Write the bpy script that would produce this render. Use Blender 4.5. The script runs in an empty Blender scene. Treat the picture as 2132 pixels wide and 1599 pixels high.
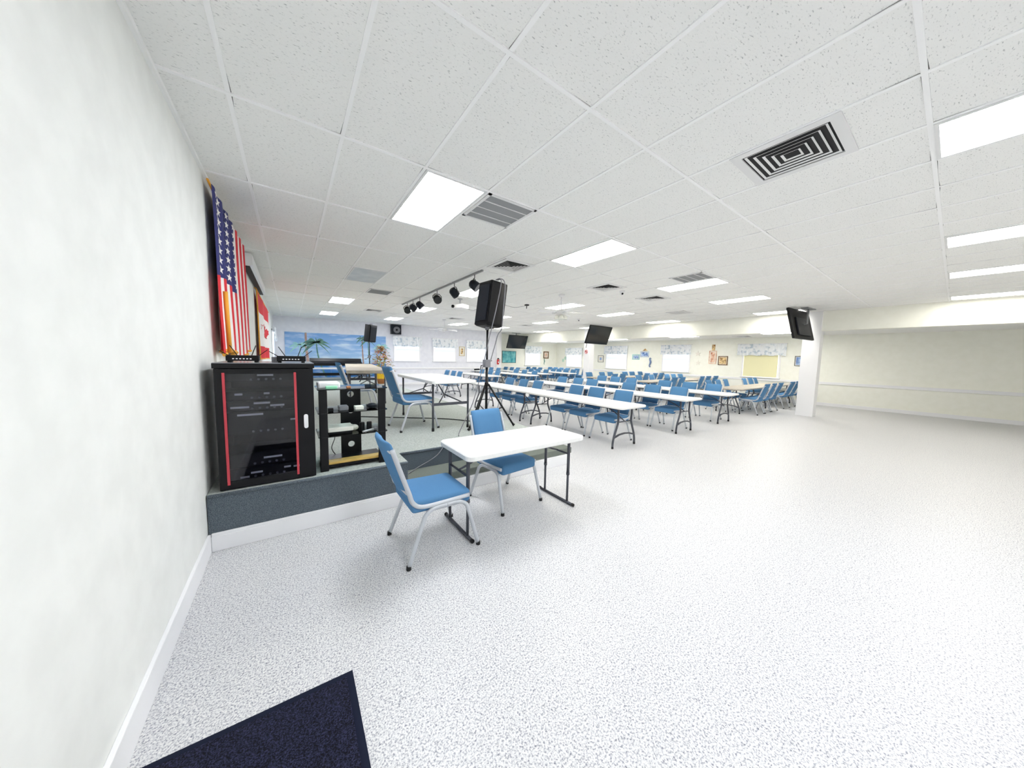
import bpy, bmesh, math, random
from mathutils import Vector, Matrix
PI = math.pi
random.seed(7)
SC = bpy.context.scene
C = SC.collection

# ------------------------------------------------------------------ helpers
def s2l(c):
    c = c / 255.0
    return c / 12.92 if c <= 0.04045 else ((c + 0.055) / 1.055) ** 2.4
def rgb(r, g, b): return (s2l(r), s2l(g), s2l(b), 1.0)

def mat(name, col, rough=0.5, metal=0.0, spec=0.5, **kw):
    m = bpy.data.materials.new(name); m.use_nodes = True
    b = m.node_tree.nodes['Principled BSDF']
    b.inputs['Base Color'].default_value = col
    b.inputs['Roughness'].default_value = rough
    b.inputs['Metallic'].default_value = metal
    b.inputs['Specular IOR Level'].default_value = spec
    for k, v in kw.items(): b.inputs[k].default_value = v
    return m
def nodes(m): return m.node_tree.nodes, m.node_tree.links, m.node_tree.nodes['Principled BSDF']
def noise_mat(name, c1, c2, scale=80.0, lo=0.35, hi=0.65, rough=0.8, bump=0.0, detail=3.0, stretch=None, metal=0.0, spec=0.3):
    m = mat(name, c1, rough, metal, spec)
    N, L, b = nodes(m)
    tc = N.new('ShaderNodeTexCoord'); src = tc.outputs['Object']
    if stretch:
        mp = N.new('ShaderNodeMapping'); mp.inputs['Scale'].default_value = stretch
        L.new(src, mp.inputs['Vector']); src = mp.outputs['Vector']
    n = N.new('ShaderNodeTexNoise'); n.inputs['Scale'].default_value = scale; n.inputs['Detail'].default_value = detail
    L.new(src, n.inputs['Vector'])
    r = N.new('ShaderNodeValToRGB')
    r.color_ramp.elements[0].position = lo; r.color_ramp.elements[0].color = c1
    r.color_ramp.elements[1].position = hi; r.color_ramp.elements[1].color = c2
    L.new(n.outputs['Fac'], r.inputs['Fac']); L.new(r.outputs['Color'], b.inputs['Base Color'])
    if bump:
        bp = N.new('ShaderNodeBump'); bp.inputs['Strength'].default_value = bump; bp.inputs['Distance'].default_value = 0.01
        L.new(n.outputs['Fac'], bp.inputs['Height']); L.new(bp.outputs['Normal'], b.inputs['Normal'])
    return m
def emit_mat(name, col, strength):
    m = mat(name, (0.9, 0.9, 0.9, 1), 0.6)
    b = nodes(m)[2]
    b.inputs['Emission Color'].default_value = col
    b.inputs['Emission Strength'].default_value = strength
    return m

class MB:
    """collects shapes in one bmesh; build() links it as ONE mesh object"""
    def __init__(s): s.bm = bmesh.new(); s.mi = 0
    def _mark(s, faces):
        for f in faces: f.material_index = s.mi
    def use(s, i): s.mi = i; return s
    def box(s, x0, x1, y0, y1, z0, z1, bev=0.0, seg=2, M=None):
        vs = [s.bm.verts.new((x, y, z)) for x in (x0, x1) for y in (y0, y1) for z in (z0, z1)]
        q = [(0,1,3,2),(4,6,7,5),(0,4,5,1),(2,3,7,6),(0,2,6,4),(1,5,7,3)]
        fs = [s.bm.faces.new([vs[i] for i in a]) for a in q]
        s._mark(fs)
        if bev > 0:
            es = list({e for f in fs for e in f.edges})
            r = bmesh.ops.bevel(s.bm, geom=es, offset=bev, segments=seg, profile=0.5, affect='EDGES', clamp_overlap=True)
            s._mark(r['faces'])
            allv = {v for f in r['faces'] for v in f.verts} | {v for v in vs if v.is_valid}
            for f in list(fs):
                if f.is_valid: allv |= set(f.verts)
            vs = list(allv)
        if M is not None: bmesh.ops.transform(s.bm, matrix=M, verts=vs)
        return s
    def tube(s, pts, r, n=8, cap=True, closed=False, flat=1.0):
        pts = [Vector(p) for p in pts]
        rs = r if isinstance(r, (list, tuple)) else [r] * len(pts)
        rings = []; up = None
        for i, p in enumerate(pts):
            if closed: d = pts[(i + 1) % len(pts)] - pts[i - 1]
            else: d = (pts[min(i + 1, len(pts) - 1)] - pts[max(i - 1, 0)])
            d.normalize()
            if up is None:
                up = Vector((0, 0, 1)) if abs(d.z) < 0.9 else Vector((0, 1, 0))
            u = d.cross(up)
            if u.length < 1e-5: u = d.orthogonal()
            u.normalize(); w = u.cross(d).normalized(); up = w
            rings.append([s.bm.verts.new(p + (u * math.cos(a) + w * math.sin(a) * flat) * rs[i])
                          for a in (2 * PI * k / n for k in range(n))])
        m = len(rings)
        for i in range(m if closed else m - 1):
            a, b = rings[i], rings[(i + 1) % m]
            for k in range(n):
                f = s.bm.faces.new((a[k], a[(k + 1) % n], b[(k + 1) % n], b[k])); f.smooth = True; f.material_index = s.mi
        if cap and not closed:
            for rg in (rings[0], rings[-1]):
                try: f = s.bm.faces.new(rg); f.material_index = s.mi
                except ValueError: pass
        return s
    def lathe(s, prof, n=20, cx=0, cy=0, M=None):
        rings = []; vs = []
        for r, z in prof:
            rg = [s.bm.verts.new((cx + r * math.cos(2 * PI * k / n), cy + r * math.sin(2 * PI * k / n), z)) for k in range(n)]
            rings.append(rg); vs += rg
        for a, b in zip(rings, rings[1:]):
            for k in range(n):
                f = s.bm.faces.new((a[k], a[(k + 1) % n], b[(k + 1) % n], b[k])); f.smooth = True; f.material_index = s.mi
        for rg in (rings[0], rings[-1]):
            f = s.bm.faces.new(rg); f.material_index = s.mi
        if M is not None: bmesh.ops.transform(s.bm, matrix=M, verts=vs)
        return s
    def prism(s, poly, z0, z1, M=None, smooth=False):
        lo = [s.bm.verts.new((x, y, z0)) for x, y in poly]; hi = [s.bm.verts.new((x, y, z1)) for x, y in poly]
        n = len(poly)
        fs = [s.bm.faces.new(lo[::-1]), s.bm.faces.new(hi)]
        for k in range(n): fs.append(s.bm.faces.new((lo[k], lo[(k + 1) % n], hi[(k + 1) % n], hi[k])))
        s._mark(fs)
        if M is not None: bmesh.ops.transform(s.bm, matrix=M, verts=lo + hi)
        return s
    def quad(s, *pts):
        f = s.bm.faces.new([s.bm.verts.new(p) for p in pts]); f.material_index = s.mi; return s
    def sphere(s, c, r, sc=(1, 1, 1), u=14, v=9):
        M = Matrix.Translation(c) @ Matrix.Diagonal((*sc, 1))
        g = bmesh.ops.create_uvsphere(s.bm, u_segments=u, v_segments=v, radius=r, matrix=M)
        for vv in g['verts']:
            for f in vv.link_faces: f.smooth = True; f.material_index = s.mi
        return s
    def build(s, name, m, parent=None, loc=None, rot=None, smooth=None):
        bmesh.ops.recalc_face_normals(s.bm, faces=s.bm.faces)
        me = bpy.data.meshes.new(name); s.bm.to_mesh(me); s.bm.free()
        for mm in (m if isinstance(m, (list, tuple)) else [m]): me.materials.append(mm)
        if smooth:
            for p in me.polygons: p.use_smooth = True
        o = bpy.data.objects.new(name, me); C.objects.link(o)
        if parent is not None: o.parent = parent
        if loc is not None: o.location = loc
        if rot is not None: o.rotation_euler = rot
        return o

def tag(o, label, cat, group=None, kind=None):
    o['label'] = label; o['category'] = cat
    if group: o['group'] = group
    if kind: o['kind'] = kind
    return o
def thing(name, label, cat, loc=(0, 0, 0), rz=0.0, group=None):
    o = bpy.data.objects.new(name, None); C.objects.link(o)
    o.empty_display_size = 0.1
    o.location = loc; o.rotation_euler = (0, 0, rz)
    return tag(o, label, cat, group)
def struct(o, label=None):
    o['kind'] = 'structure'
    if label: o['label'] = label
    return o
def kids(o): return [c for c in bpy.data.objects if c.parent == o]
def dup(root, loc, rz, label, group=None):
    r = root.copy(); C.objects.link(r); r.location = loc; r.rotation_euler = (0, 0, rz)
    r['label'] = label
    if group: r['group'] = group
    for ch in TREE[root.name]:
        c = ch[0].copy(); C.objects.link(c); c.parent = r
        for g in ch[1]:
            d = g.copy(); C.objects.link(d); d.parent = c
    return r
TREE = {}
def remember(root): TREE[root.name] = [(c, kids(c)) for c in kids(root)]
def arc(c, r, a0, a1, n, plane='xz'):
    out = []
    for i in range(n + 1):
        a = a0 + (a1 - a0) * i / n
        u, v = r * math.cos(a), r * math.sin(a)
        out.append((c[0] + u, c[1], c[2] + v) if plane == 'xz' else (c[0] + u, c[1] + v, c[2]))
    return out
def rrect(x0, x1, y0, y1, r, n=6):
    p = []
    for cx, cy, a in ((x1 - r, y1 - r, 0), (x0 + r, y1 - r, PI / 2), (x0 + r, y0 + r, PI), (x1 - r, y0 + r, 1.5 * PI)):
        for i in range(n + 1):
            t = a + PI / 2 * i / n; p.append((cx + r * math.cos(t), cy + r * math.sin(t)))
    return p
def smoothpath(pts, n=4):
    P = [Vector(p) for p in pts]; out = []
    for i in range(len(P) - 1):
        p0, p1, p2, p3 = P[max(i - 1, 0)], P[i], P[i + 1], P[min(i + 2, len(P) - 1)]
        for k in range(n):
            t = k / n
            out.append(0.5 * ((2 * p1) + (-p0 + p2) * t + (2 * p0 - 5 * p1 + 4 * p2 - p3) * t * t + (-p0 + 3 * p1 - 3 * p2 + p3) * t ** 3))
    out.append(P[-1]); return out
ORD = ['first', 'second', 'third', 'fourth', 'fifth', 'sixth', 'seventh', 'eighth', 'ninth', 'tenth']

# ------------------------------------------------------------------ camera
F, YAW, PITCH, ROLL = 651.55, 0.954995, -0.0856856, 0.0223797
CAMP = (-0.961527, -3.883056, 1.6)
cy, sy = math.cos(YAW), math.sin(YAW)
fw = Vector((math.cos(PITCH) * cy, math.cos(PITCH) * sy, math.sin(PITCH)))
rt = Vector((sy, -cy, 0)); up = rt.cross(fw)
r2 = rt * math.cos(ROLL) + up * math.sin(ROLL); u2 = -rt * math.sin(ROLL) + up * math.cos(ROLL)
cd = bpy.data.cameras.new('camera'); cam = bpy.data.objects.new('camera', cd); C.objects.link(cam)
cd.sensor_fit = 'HORIZONTAL'; cd.sensor_width = 36.0; cd.lens = 36.0 * F / 2132.0
cd.clip_start = 0.05; cd.clip_end = 100
cam.matrix_world = Matrix(((r2.x, u2.x, -fw.x, CAMP[0]), (r2.y, u2.y, -fw.y, CAMP[1]), (r2.z, u2.z, -fw.z, CAMP[2]), (0, 0, 0, 1)))
SC.camera = cam
SC.view_settings.view_transform = 'Standard'; SC.view_settings.look = 'None'
SC.view_settings.gamma = 1.0; SC.view_settings.use_curve_mapping = False
SC.view_settings.exposure = 1.0
SC.cycles.use_denoising = True
SC.cycles.max_bounces = 12; SC.cycles.diffuse_bounces = 7; SC.cycles.glossy_bounces = 4
SC.cycles.transparent_max_bounces = 12
SC.cycles.sample_clamp_indirect = 6.0
w = bpy.data.worlds.new('world'); SC.world = w; w.use_nodes = True
w.node_tree.nodes['Background'].inputs['Color'].default_value = (0.9, 0.95, 1, 1)
w.node_tree.nodes['Background'].inputs['Strength'].default_value = 0.3

# ------------------------------------------------------------------ materials
M = {}
M['wall'] = noise_mat('wall_paint', rgb(232, 233, 230), rgb(238, 239, 236), 6, rough=0.75)
M['wallcool'] = noise_mat('wall_paint_back', rgb(229, 230, 238), rgb(235, 236, 243), 6, rough=0.75)
M['cream'] = noise_mat('wall_paint_cream', rgb(244, 244, 234), rgb(247, 247, 238), 6, rough=0.75)
M['trim'] = mat('trim_white', rgb(240, 240, 242), 0.45)
M['tbar'] = mat('grid_bar', rgb(246, 246, 246), 0.6)
M['gapshadow'] = mat('tile_gap_shadow', rgb(70, 72, 70), 0.9)
M['carpet'] = noise_mat('stage_floor_gray', rgb(150, 157, 152), rgb(184, 190, 186), 55, 0.3, 0.7, 0.95, 0.15)
M['carpetd'] = noise_mat('riser_carpet', rgb(52, 62, 72), rgb(124, 134, 142), 260, 0.33, 0.66, 1.0, 0.6)
M['steptop'] = noise_mat('step_carpet', rgb(92, 98, 92), rgb(134, 140, 132), 260, 0.35, 0.65, 0.95, 0.3)
M['fabric'] = noise_mat('blue_upholstery', rgb(76, 122, 164), rgb(92, 140, 184), 500, 0.3, 0.7, 0.9, 0.15)
M['frame'] = mat('chair_frame', rgb(196, 200, 206), 0.35, 0.25)
M['cap'] = mat('rubber_black', rgb(22, 22, 24), 0.7)
M['ptop'] = noise_mat('white_plastic', rgb(236, 236, 234), rgb(240, 240, 238), 30, rough=0.38)
M['btop'] = noise_mat('tan_laminate', rgb(176, 166, 150), rgb(196, 186, 168), 9, rough=0.5, stretch=(1, 8, 1))
M['gtop'] = noise_mat('taupe_laminate', rgb(178, 170, 158), rgb(196, 188, 176), 14, rough=0.5)
M['leg'] = mat('gunmetal', rgb(82, 84, 92), 0.4, 0.5)
M['black'] = mat('black_plastic', rgb(9, 9, 13), 0.5, 0.0, 0.25)
M['blackm'] = mat('black_metal', rgb(8, 8, 12), 0.4, 0.0, 0.3)
M['grille'] = noise_mat('speaker_grille', rgb(14, 16, 22), rgb(36, 41, 52), 300, rough=0.4, metal=0.3)
M['graycase'] = mat('gray_case', rgb(120, 120, 126), 0.5)
M['graysheen'] = mat('gray_top_sheen', rgb(150, 152, 158), 0.2)
M['white'] = mat('white_gloss', rgb(238, 238, 240), 0.35)
M['silver'] = mat('silver', rgb(190, 192, 196), 0.3, 0.6)
M['red'] = mat('red_strip', rgb(196, 62, 74), 0.5)
M['screen'] = mat('tv_screen', rgb(30, 34, 38), 0.14, 0.0, 0.5)
M['gold'] = mat('gold_fringe', rgb(238, 170, 60), 0.7)
M['flagred'] = mat('flag_red', rgb(214, 40, 52), 0.8)
M['flagwhite'] = mat('flag_white', rgb(238, 234, 232), 0.8)
M['flagblue'] = mat('flag_blue', rgb(48, 50, 110), 0.8)
M['wood'] = noise_mat('pine', rgb(196, 160, 84), rgb(222, 188, 110), 12, rough=0.5, stretch=(1, 12, 12))
M['woodframe'] = noise_mat('brown_frame', rgb(104, 76, 48), rgb(134, 100, 64), 20, rough=0.5)
M['mat'] = noise_mat('navy_mat_pile', rgb(6, 7, 20), rgb(58, 62, 96), 210, 0.42, 0.78, 1.0, 0.8)
M['matedge'] = mat('mat_rubber', rgb(18, 24, 44), 0.8, 0, 0.2)
M['leaf1'] = noise_mat('leaf_green', rgb(120, 128, 66), rgb(196, 184, 96), 9, rough=0.6)
M['leaf2'] = noise_mat('leaf_rust', rgb(166, 92, 66), rgb(226, 170, 120), 9, rough=0.6)
M['yellow'] = mat('yellow_foil', rgb(240, 196, 40), 0.35)
M['clay'] = mat('clay_pot', rgb(176, 116, 70), 0.7)
M['shade'] = mat('pale_yellow_shade', rgb(240, 235, 192), 0.8)
M['ceilwhite'] = mat('fixture_white', rgb(226, 226, 226), 0.5)
M['slat'] = mat('grille_gray', rgb(150, 152, 154), 0.5)
M['vdark'] = mat('vent_dark', rgb(28, 28, 30), 0.8)
M['polish'] = mat('globe_glass', rgb(236, 236, 226), 0.15)

def glass(name, tint, rough=0.02):
    m = bpy.data.materials.new(name); m.use_nodes = True
    N, L = m.node_tree.nodes, m.node_tree.links; N.clear()
    out = N.new('ShaderNodeOutputMaterial'); mx = N.new('ShaderNodeMixShader'); fr = N.new('ShaderNodeFresnel')
    fr.inputs['IOR'].default_value = 1.5
    tr = N.new('ShaderNodeBsdfTransparent'); tr.inputs['Color'].default_value = tint
    gl = N.new('ShaderNodeBsdfGlossy'); gl.inputs['Roughness'].default_value = rough
    L.new(fr.outputs['Fac'], mx.inputs['Fac']); L.new(tr.outputs['BSDF'], mx.inputs[1]); L.new(gl.outputs['BSDF'], mx.inputs[2])
    L.new(mx.outputs['Shader'], out.inputs['Surface']); return m
M['glassdark'] = glass('smoked_glass', (0.78, 0.79, 0.84, 1))
M['glass'] = glass('shelf_glass', (0.84, 0.92, 0.92, 1))

# floor: white epoxy with flakes
m = mat('flake_floor', rgb(225, 225, 225), 0.38, 0, 0.3); N, L, b = nodes(m)
tc = N.new('ShaderNodeTexCoord')
n1 = N.new('ShaderNodeTexNoise'); n1.inputs['Scale'].default_value = 120; n1.inputs['Detail'].default_value = 4; n1.inputs['Roughness'].default_value = 0.72
L.new(tc.outputs['Object'], n1.inputs['Vector'])
r1 = N.new('ShaderNodeValToRGB'); e = r1.color_ramp.elements
e[0].position = 0.36; e[0].color = rgb(122, 123, 138)
e[1].position = 0.50; e[1].color = rgb(212, 212, 213)
x = r1.color_ramp.elements.new(0.66); x.color = rgb(234, 233, 230)
L.new(n1.outputs['Fac'], r1.inputs['Fac'])
v1 = N.new('ShaderNodeTexVoronoi'); v1.inputs['Scale'].default_value = 190
L.new(tc.outputs['Object'], v1.inputs['Vector'])
r3 = N.new('ShaderNodeValToRGB'); e = r3.color_ramp.elements
e[0].position = 0.0; e[0].color = rgb(150, 150, 165); e[1].position = 0.16; e[1].color = (1, 1, 1, 1)
sepc = N.new('ShaderNodeSeparateColor'); L.new(v1.outputs['Color'], sepc.inputs['Color'])
L.new(sepc.outputs['Red'], r3.inputs['Fac'])
mx = N.new('ShaderNodeMix'); mx.data_type = 'RGBA'; mx.blend_type = 'MULTIPLY'; mx.inputs['Factor'].default_value = 0.7
L.new(r1.outputs['Color'], mx.inputs['A']); L.new(r3.outputs['Color'], mx.inputs['B']); L.new(mx.outputs['Result'], b.inputs['Base Color'])
M['floor'] = m
# ceiling tile: fissured mineral fibre
m = mat('fissured_tile', rgb(226, 226, 224), 0.9, 0, 0.1); N, L, b = nodes(m)
tc = N.new('ShaderNodeTexCoord'); mp = N.new('ShaderNodeMapping'); mp.inputs['Scale'].default_value = (1, 2.6, 1); mp.inputs['Rotation'].default_value = (0, 0, 0.25)
L.new(tc.outputs['Object'], mp.inputs['Vector'])
n1 = N.new('ShaderNodeTexNoise'); n1.inputs['Scale'].default_value = 52; n1.inputs['Detail'].default_value = 3; n1.inputs['Roughness'].default_value = 0.6
L.new(mp.outputs['Vector'], n1.inputs['Vector'])
r1 = N.new('ShaderNodeValToRGB'); e = r1.color_ramp.elements
e[0].position = 0.27; e[0].color = rgb(170, 172, 172); e[1].position = 0.40; e[1].color = rgb(240, 240, 238)
L.new(n1.outputs['Fac'], r1.inputs['Fac']); L.new(r1.outputs['Color'], b.inputs['Base Color'])
bp = N.new('ShaderNodeBump'); bp.inputs['Strength'].default_value = 0.35; bp.inputs['Distance'].default_value = 0.006
L.new(n1.outputs['Fac'], bp.inputs['Height']); L.new(bp.outputs['Normal'], b.inputs['Normal'])
M['tile'] = m
# valance cloth: pale with blue gray print
M['valance'] = noise_mat('valance_print', rgb(186, 200, 212), rgb(238, 241, 244), 7, 0.34, 0.5, 0.85)
M['mural'] = None
m = mat('mural_paint', rgb(130, 180, 235), 0.6); N, L, b = nodes(m)
tc = N.new('ShaderNodeTexCoord'); sep = N.new('ShaderNodeSeparateXYZ'); L.new(tc.outputs['Object'], sep.inputs['Vector'])
rz_ = N.new('ShaderNodeValToRGB'); e = rz_.color_ramp.elements
mr = N.new('ShaderNodeMapRange'); mr.inputs['From Min'].default_value = 0.4; mr.inputs['From Max'].default_value = 2.5
L.new(sep.outputs['Z'], mr.inputs['Value']); L.new(mr.outputs['Result'], rz_.inputs['Fac'])
e[0].position = 0.0; e[0].color = rgb(50, 112, 180); e[1].position = 1.0; e[1].color = rgb(118, 166, 222)
for pos, col in ((0.34, rgb(70, 130, 195)), (0.38, rgb(160, 196, 226)), (0.6, rgb(146, 184, 226))):
    q = rz_.color_ramp.elements.new(pos); q.color = col
mp = N.new('ShaderNodeMapping'); mp.inputs['Scale'].default_value = (0.9, 1, 4.5); L.new(tc.outputs['Object'], mp.inputs['Vector'])
nn = N.new('ShaderNodeTexNoise'); nn.inputs['Scale'].default_value = 1.4; nn.inputs['Detail'].default_value = 5; L.new(mp.outputs['Vector'], nn.inputs['Vector'])
rc = N.new('ShaderNodeValToRGB'); e = rc.color_ramp.elements; e[0].position = 0.48; e[0].color = (0, 0, 0, 1); e[1].position = 0.72; e[1].color = (0.8, 0.8, 0.8, 1)
L.new(nn.outputs['Fac'], rc.inputs['Fac'])
mx = N.new('ShaderNodeMix'); mx.data_type = 'RGBA'; L.new(rc.outputs['Color'], mx.inputs['Factor'])
L.new(rz_.outputs['Color'], mx.inputs['A']); mx.inputs['B'].default_value = rgb(220, 235, 248); L.new(mx.outputs['Result'], b.inputs['Base Color'])
M['mural'] = m
M['palm'] = noise_mat('mural_palm_green', rgb(78, 122, 112), rgb(112, 152, 138), 8, rough=0.6)
M['palmf'] = noise_mat('mural_palm_pale', rgb(150, 205, 205), rgb(170, 220, 215), 8, rough=0.6)
M['trunk'] = noise_mat('mural_trunk', rgb(150, 120, 110), rgb(190, 160, 150), 8, rough=0.6)
M['art1'] = noise_mat('picture_teal', rgb(40, 150, 170), rgb(140, 215, 215), 3.2, rough=0.5, detail=5)
M['art2'] = noise_mat('picture_sand', rgb(150, 110, 70), rgb(240, 214, 160), 7, 0.35, 0.6, rough=0.5)
M['art3'] = noise_mat('picture_blue', rgb(50, 90, 170), rgb(190, 215, 240), 6, rough=0.5)
M['art4'] = noise_mat('picture_rose', rgb(190, 110, 80), rgb(240, 214, 190), 6, 0.35, 0.6, rough=0.5)
M['paper'] = mat('mount_paper', rgb(236, 232, 222), 0.8)
M['daylight'] = emit_mat('daylit_glass', (0.92, 0.96, 1, 1), 1.0)
m = bpy.data.materials.new('blind_vinyl'); m.use_nodes = True; N, L = m.node_tree.nodes, m.node_tree.links
b = N['Principled BSDF']; b.inputs['Base Color'].default_value = rgb(242, 243, 246); b.inputs['Roughness'].default_value = 0.5
tl = N.new('ShaderNodeBsdfTranslucent'); tl.inputs['Color'].default_value = (0.85, 0.88, 0.92, 1)
mx = N.new('ShaderNodeMixShader'); mx.inputs['Fac'].default_value = 0.4
L.new(b.outputs['BSDF'], mx.inputs[1]); L.new(tl.outputs['BSDF'], mx.inputs[2]); L.new(mx.outputs['Shader'], N['Material Output'].inputs['Surface'])
M['blind'] = m

# ------------------------------------------------------------------ room shell
XL, XR, XS = -1.54, 15.8, 11.9          # left wall, far wall, soffit line
YB, YB2, YF = 13.05, 13.95, -6.6        # back wall, set-back part, wall behind
ZC, ZR, ZSB = 3.15, 2.70, 2.58          # ceiling, low ceiling, soffit underside
XP = 9.75
ZS = 0.46                               # stage height
TU, TV_ = 0.6096, 1.2192
struct(MB().box(XL - 0.3, XR + 0.3, YF - 0.3, YB2 + 0.3, -0.2, 0).build('floor', M['floor']), 'white flake floor of the hall')
struct(MB().box(XL - 0.3, XS + 0.2, YF - 0.3, YB2 + 0.3, ZC, ZC + 0.15).build('ceiling', M['tile']), 'white fissured tile ceiling')
struct(MB().box(XS + 0.2, XR + 0.3, YF - 0.3, YB2 + 0.3, ZR, ZR + 0.15).build('ceiling', M['tile']), 'lower tile ceiling along the window side')
struct(MB().box(XS, XS + 0.2, YF, YB2, ZSB, ZC, 0.004).build('wall_soffit', M['cream']), 'cream soffit between high and low ceiling')
struct(MB().box(XL - 0.15, XL, YF - 0.15, YB + 0.15, 0, ZC).build('wall_left', M['wall']))
struct(MB().box(XL, XP, YB, YB + 1.1, 0, ZC).build('wall_back', M['wallcool']))
struct(MB().box(XP, XR + 0.15, YB2, YB2 + 0.15, 0, ZC).build('wall_back_recess', M['cream']))
struct(MB().box(XR, XR + 0.15, YF - 0.15, YB2, 0, ZC).build('wall_right', M['cream']))
struct(MB().box(XL, XR, YF - 0.15, YF, 0, ZC).build('wall_front', M['wall']))
struct(MB().box(XP - 0.05, XP + 0.32, YB - 0.10, YB2 - 0.002, 0, ZC, 0.005).build('wall_pilaster', M['trim']))
# chair rails and baseboards
struct(MB().box(XL, XP - 0.05, YB - 0.035, YB, 0.84, 0.93, 0.008).build('trim_1', M['trim']), 'white chair rail on the back wall')
struct(MB().box(XR - 0.035, XR, YF, YB2 - 0.04, 0.82, 0.92, 0.008).build('trim_2', M['trim']), 'white chair rail under the windows')
struct(MB().box(XP + 0.32, XR - 0.04, YB2 - 0.035, YB2, 0.82, 0.92, 0.008).build('trim_3', M['trim']), 'white chair rail in the recess')
struct(MB().box(XL + 0.0, XP - 0.05, YB - 0.02, YB, 0, 0.12, 0.004).build('baseboard_back', M['trim']))
struct(MB().box(XR - 0.02, XR, YF, YB2, 0, 0.12, 0.004).build('baseboard_right', M['trim']))
struct(MB().box(XL, XL + 0.02, YF, -0.6, 0, 0.15, 0.004).build('baseboard_left', M['trim']))
# ceiling grid bars
mb = MB()
u0, u1 = -2.52, XS / TU
for i in range(-2, 20):
    xx = i * TU
    mb.box(xx - 0.012, xx + 0.012, YF, YB2 - 0.9, ZC - 0.006, ZC + 0.002)
for j in range(-5, 11):
    yy = j * TV_
    mb.box(XL, XS, yy - 0.012, yy + 0.012, ZC - 0.0075, ZC + 0.002)
struct(mb.build('trim_4', M['tbar']), 'white ceiling grid bars')
mb = MB()  # dark wedges: shadow of the tile gaps drawn in colour beside the bars
for i in range(-2, 20):
    for j in range(-5, 11):
        xx, yy = i * TU, j * TV_
        for (dx, dy) in ((1, 0), (-1, 0), (0, 1), (0, -1)):
            if random.random() < 0.62:
                Ln = random.uniform(0.07, 0.2); wd = random.uniform(0.002, 0.0045)
                sgn = random.choice((-1, 1)); z = ZC - 0.0015
                if dx:
                    a = xx + dx * 0.014; c = xx + dx * (0.014 + Ln); yq = yy + sgn * 0.0125
                    mb.quad((a, yq, z), (a, yq + sgn * wd, z), (c, yq + sgn * 0.0005, z), (c, yq, z))
                else:
                    a = yy + dy * 0.014; c = yy + dy * (0.014 + Ln); xq = xx + sgn * 0.0125
                    mb.quad((xq, a, z), (xq + sgn * wd, a, z), (xq + sgn * 0.0005, c, z), (xq, c, z))
struct(mb.build('trim_5', M['gapshadow']), 'dark strips drawn as gap shadow at the ceiling tile corners')
struct(MB().box(XL, XL + 0.022, YF, YB, ZC - 0.03, ZC - 0.001).build('trim_6', M['tbar']), 'white wall angle along the ceiling')
# columns on the soffit line
struct(MB().box(XS - 0.05, XS + 0.3, 7.25, 7.65, 0, ZC, 0.006).build('wall_column', M['trim']), 'white column carrying the middle television')
struct(MB().box(XS - 0.05, XS + 0.3, -1.50, -1.10, 0, ZC, 0.006).build('wall_column', M['trim']), 'white column at the right picture edge')

# stage, step
mb = MB()
yE = 13.0
poly = [(XL + 0.005, -0.58), (0.03, -0.58), (0.03, -0.25), (2.2, -0.25), (2.2, yE), (XL + 0.005, yE)]
mb.use(0).prism(poly, ZS - 0.012, ZS)
mb.use(1).prism(poly, 0.0, ZS - 0.012)
struct(mb.build('stage_platform', [M['carpet'], M['carpetd']]), 'low stage with gray top and dark carpeted riser')
mb = MB()
mb.tube([(XL + 0.01, -0.58, ZS - 0.012), (0.03, -0.58, ZS - 0.012)], 0.016, 8)
mb.tube([(0.04, -0.25, ZS - 0.012), (2.2, -0.25, ZS - 0.012)], 0.016, 8)
struct(mb.build('trim_7', M['carpetd']), 'dark carpet nosing of the stage')
mb = MB()
mb.use(0).box(0.04, 2.5, -0.575, -0.255, 0.0, 0.24, 0.006)
mb.use(1).box(0.04, 2.52, -0.585, -0.26, 0.155, 0.246, 0.01)
struct(mb.build('stage_step', [M['trim'], M['steptop']]), 'gray topped step in front of the stage')
mb = MB()
mb.box(XL + 0.02, 2.5, -0.60, -0.58, 0, 0.125, 0.003).box(XL + 0.02, 2.5, -0.597, -0.58, 0.122, 0.15, 0.006)
struct(mb.build('trim_8', M['trim']), 'white baseboard along the stage front')

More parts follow.
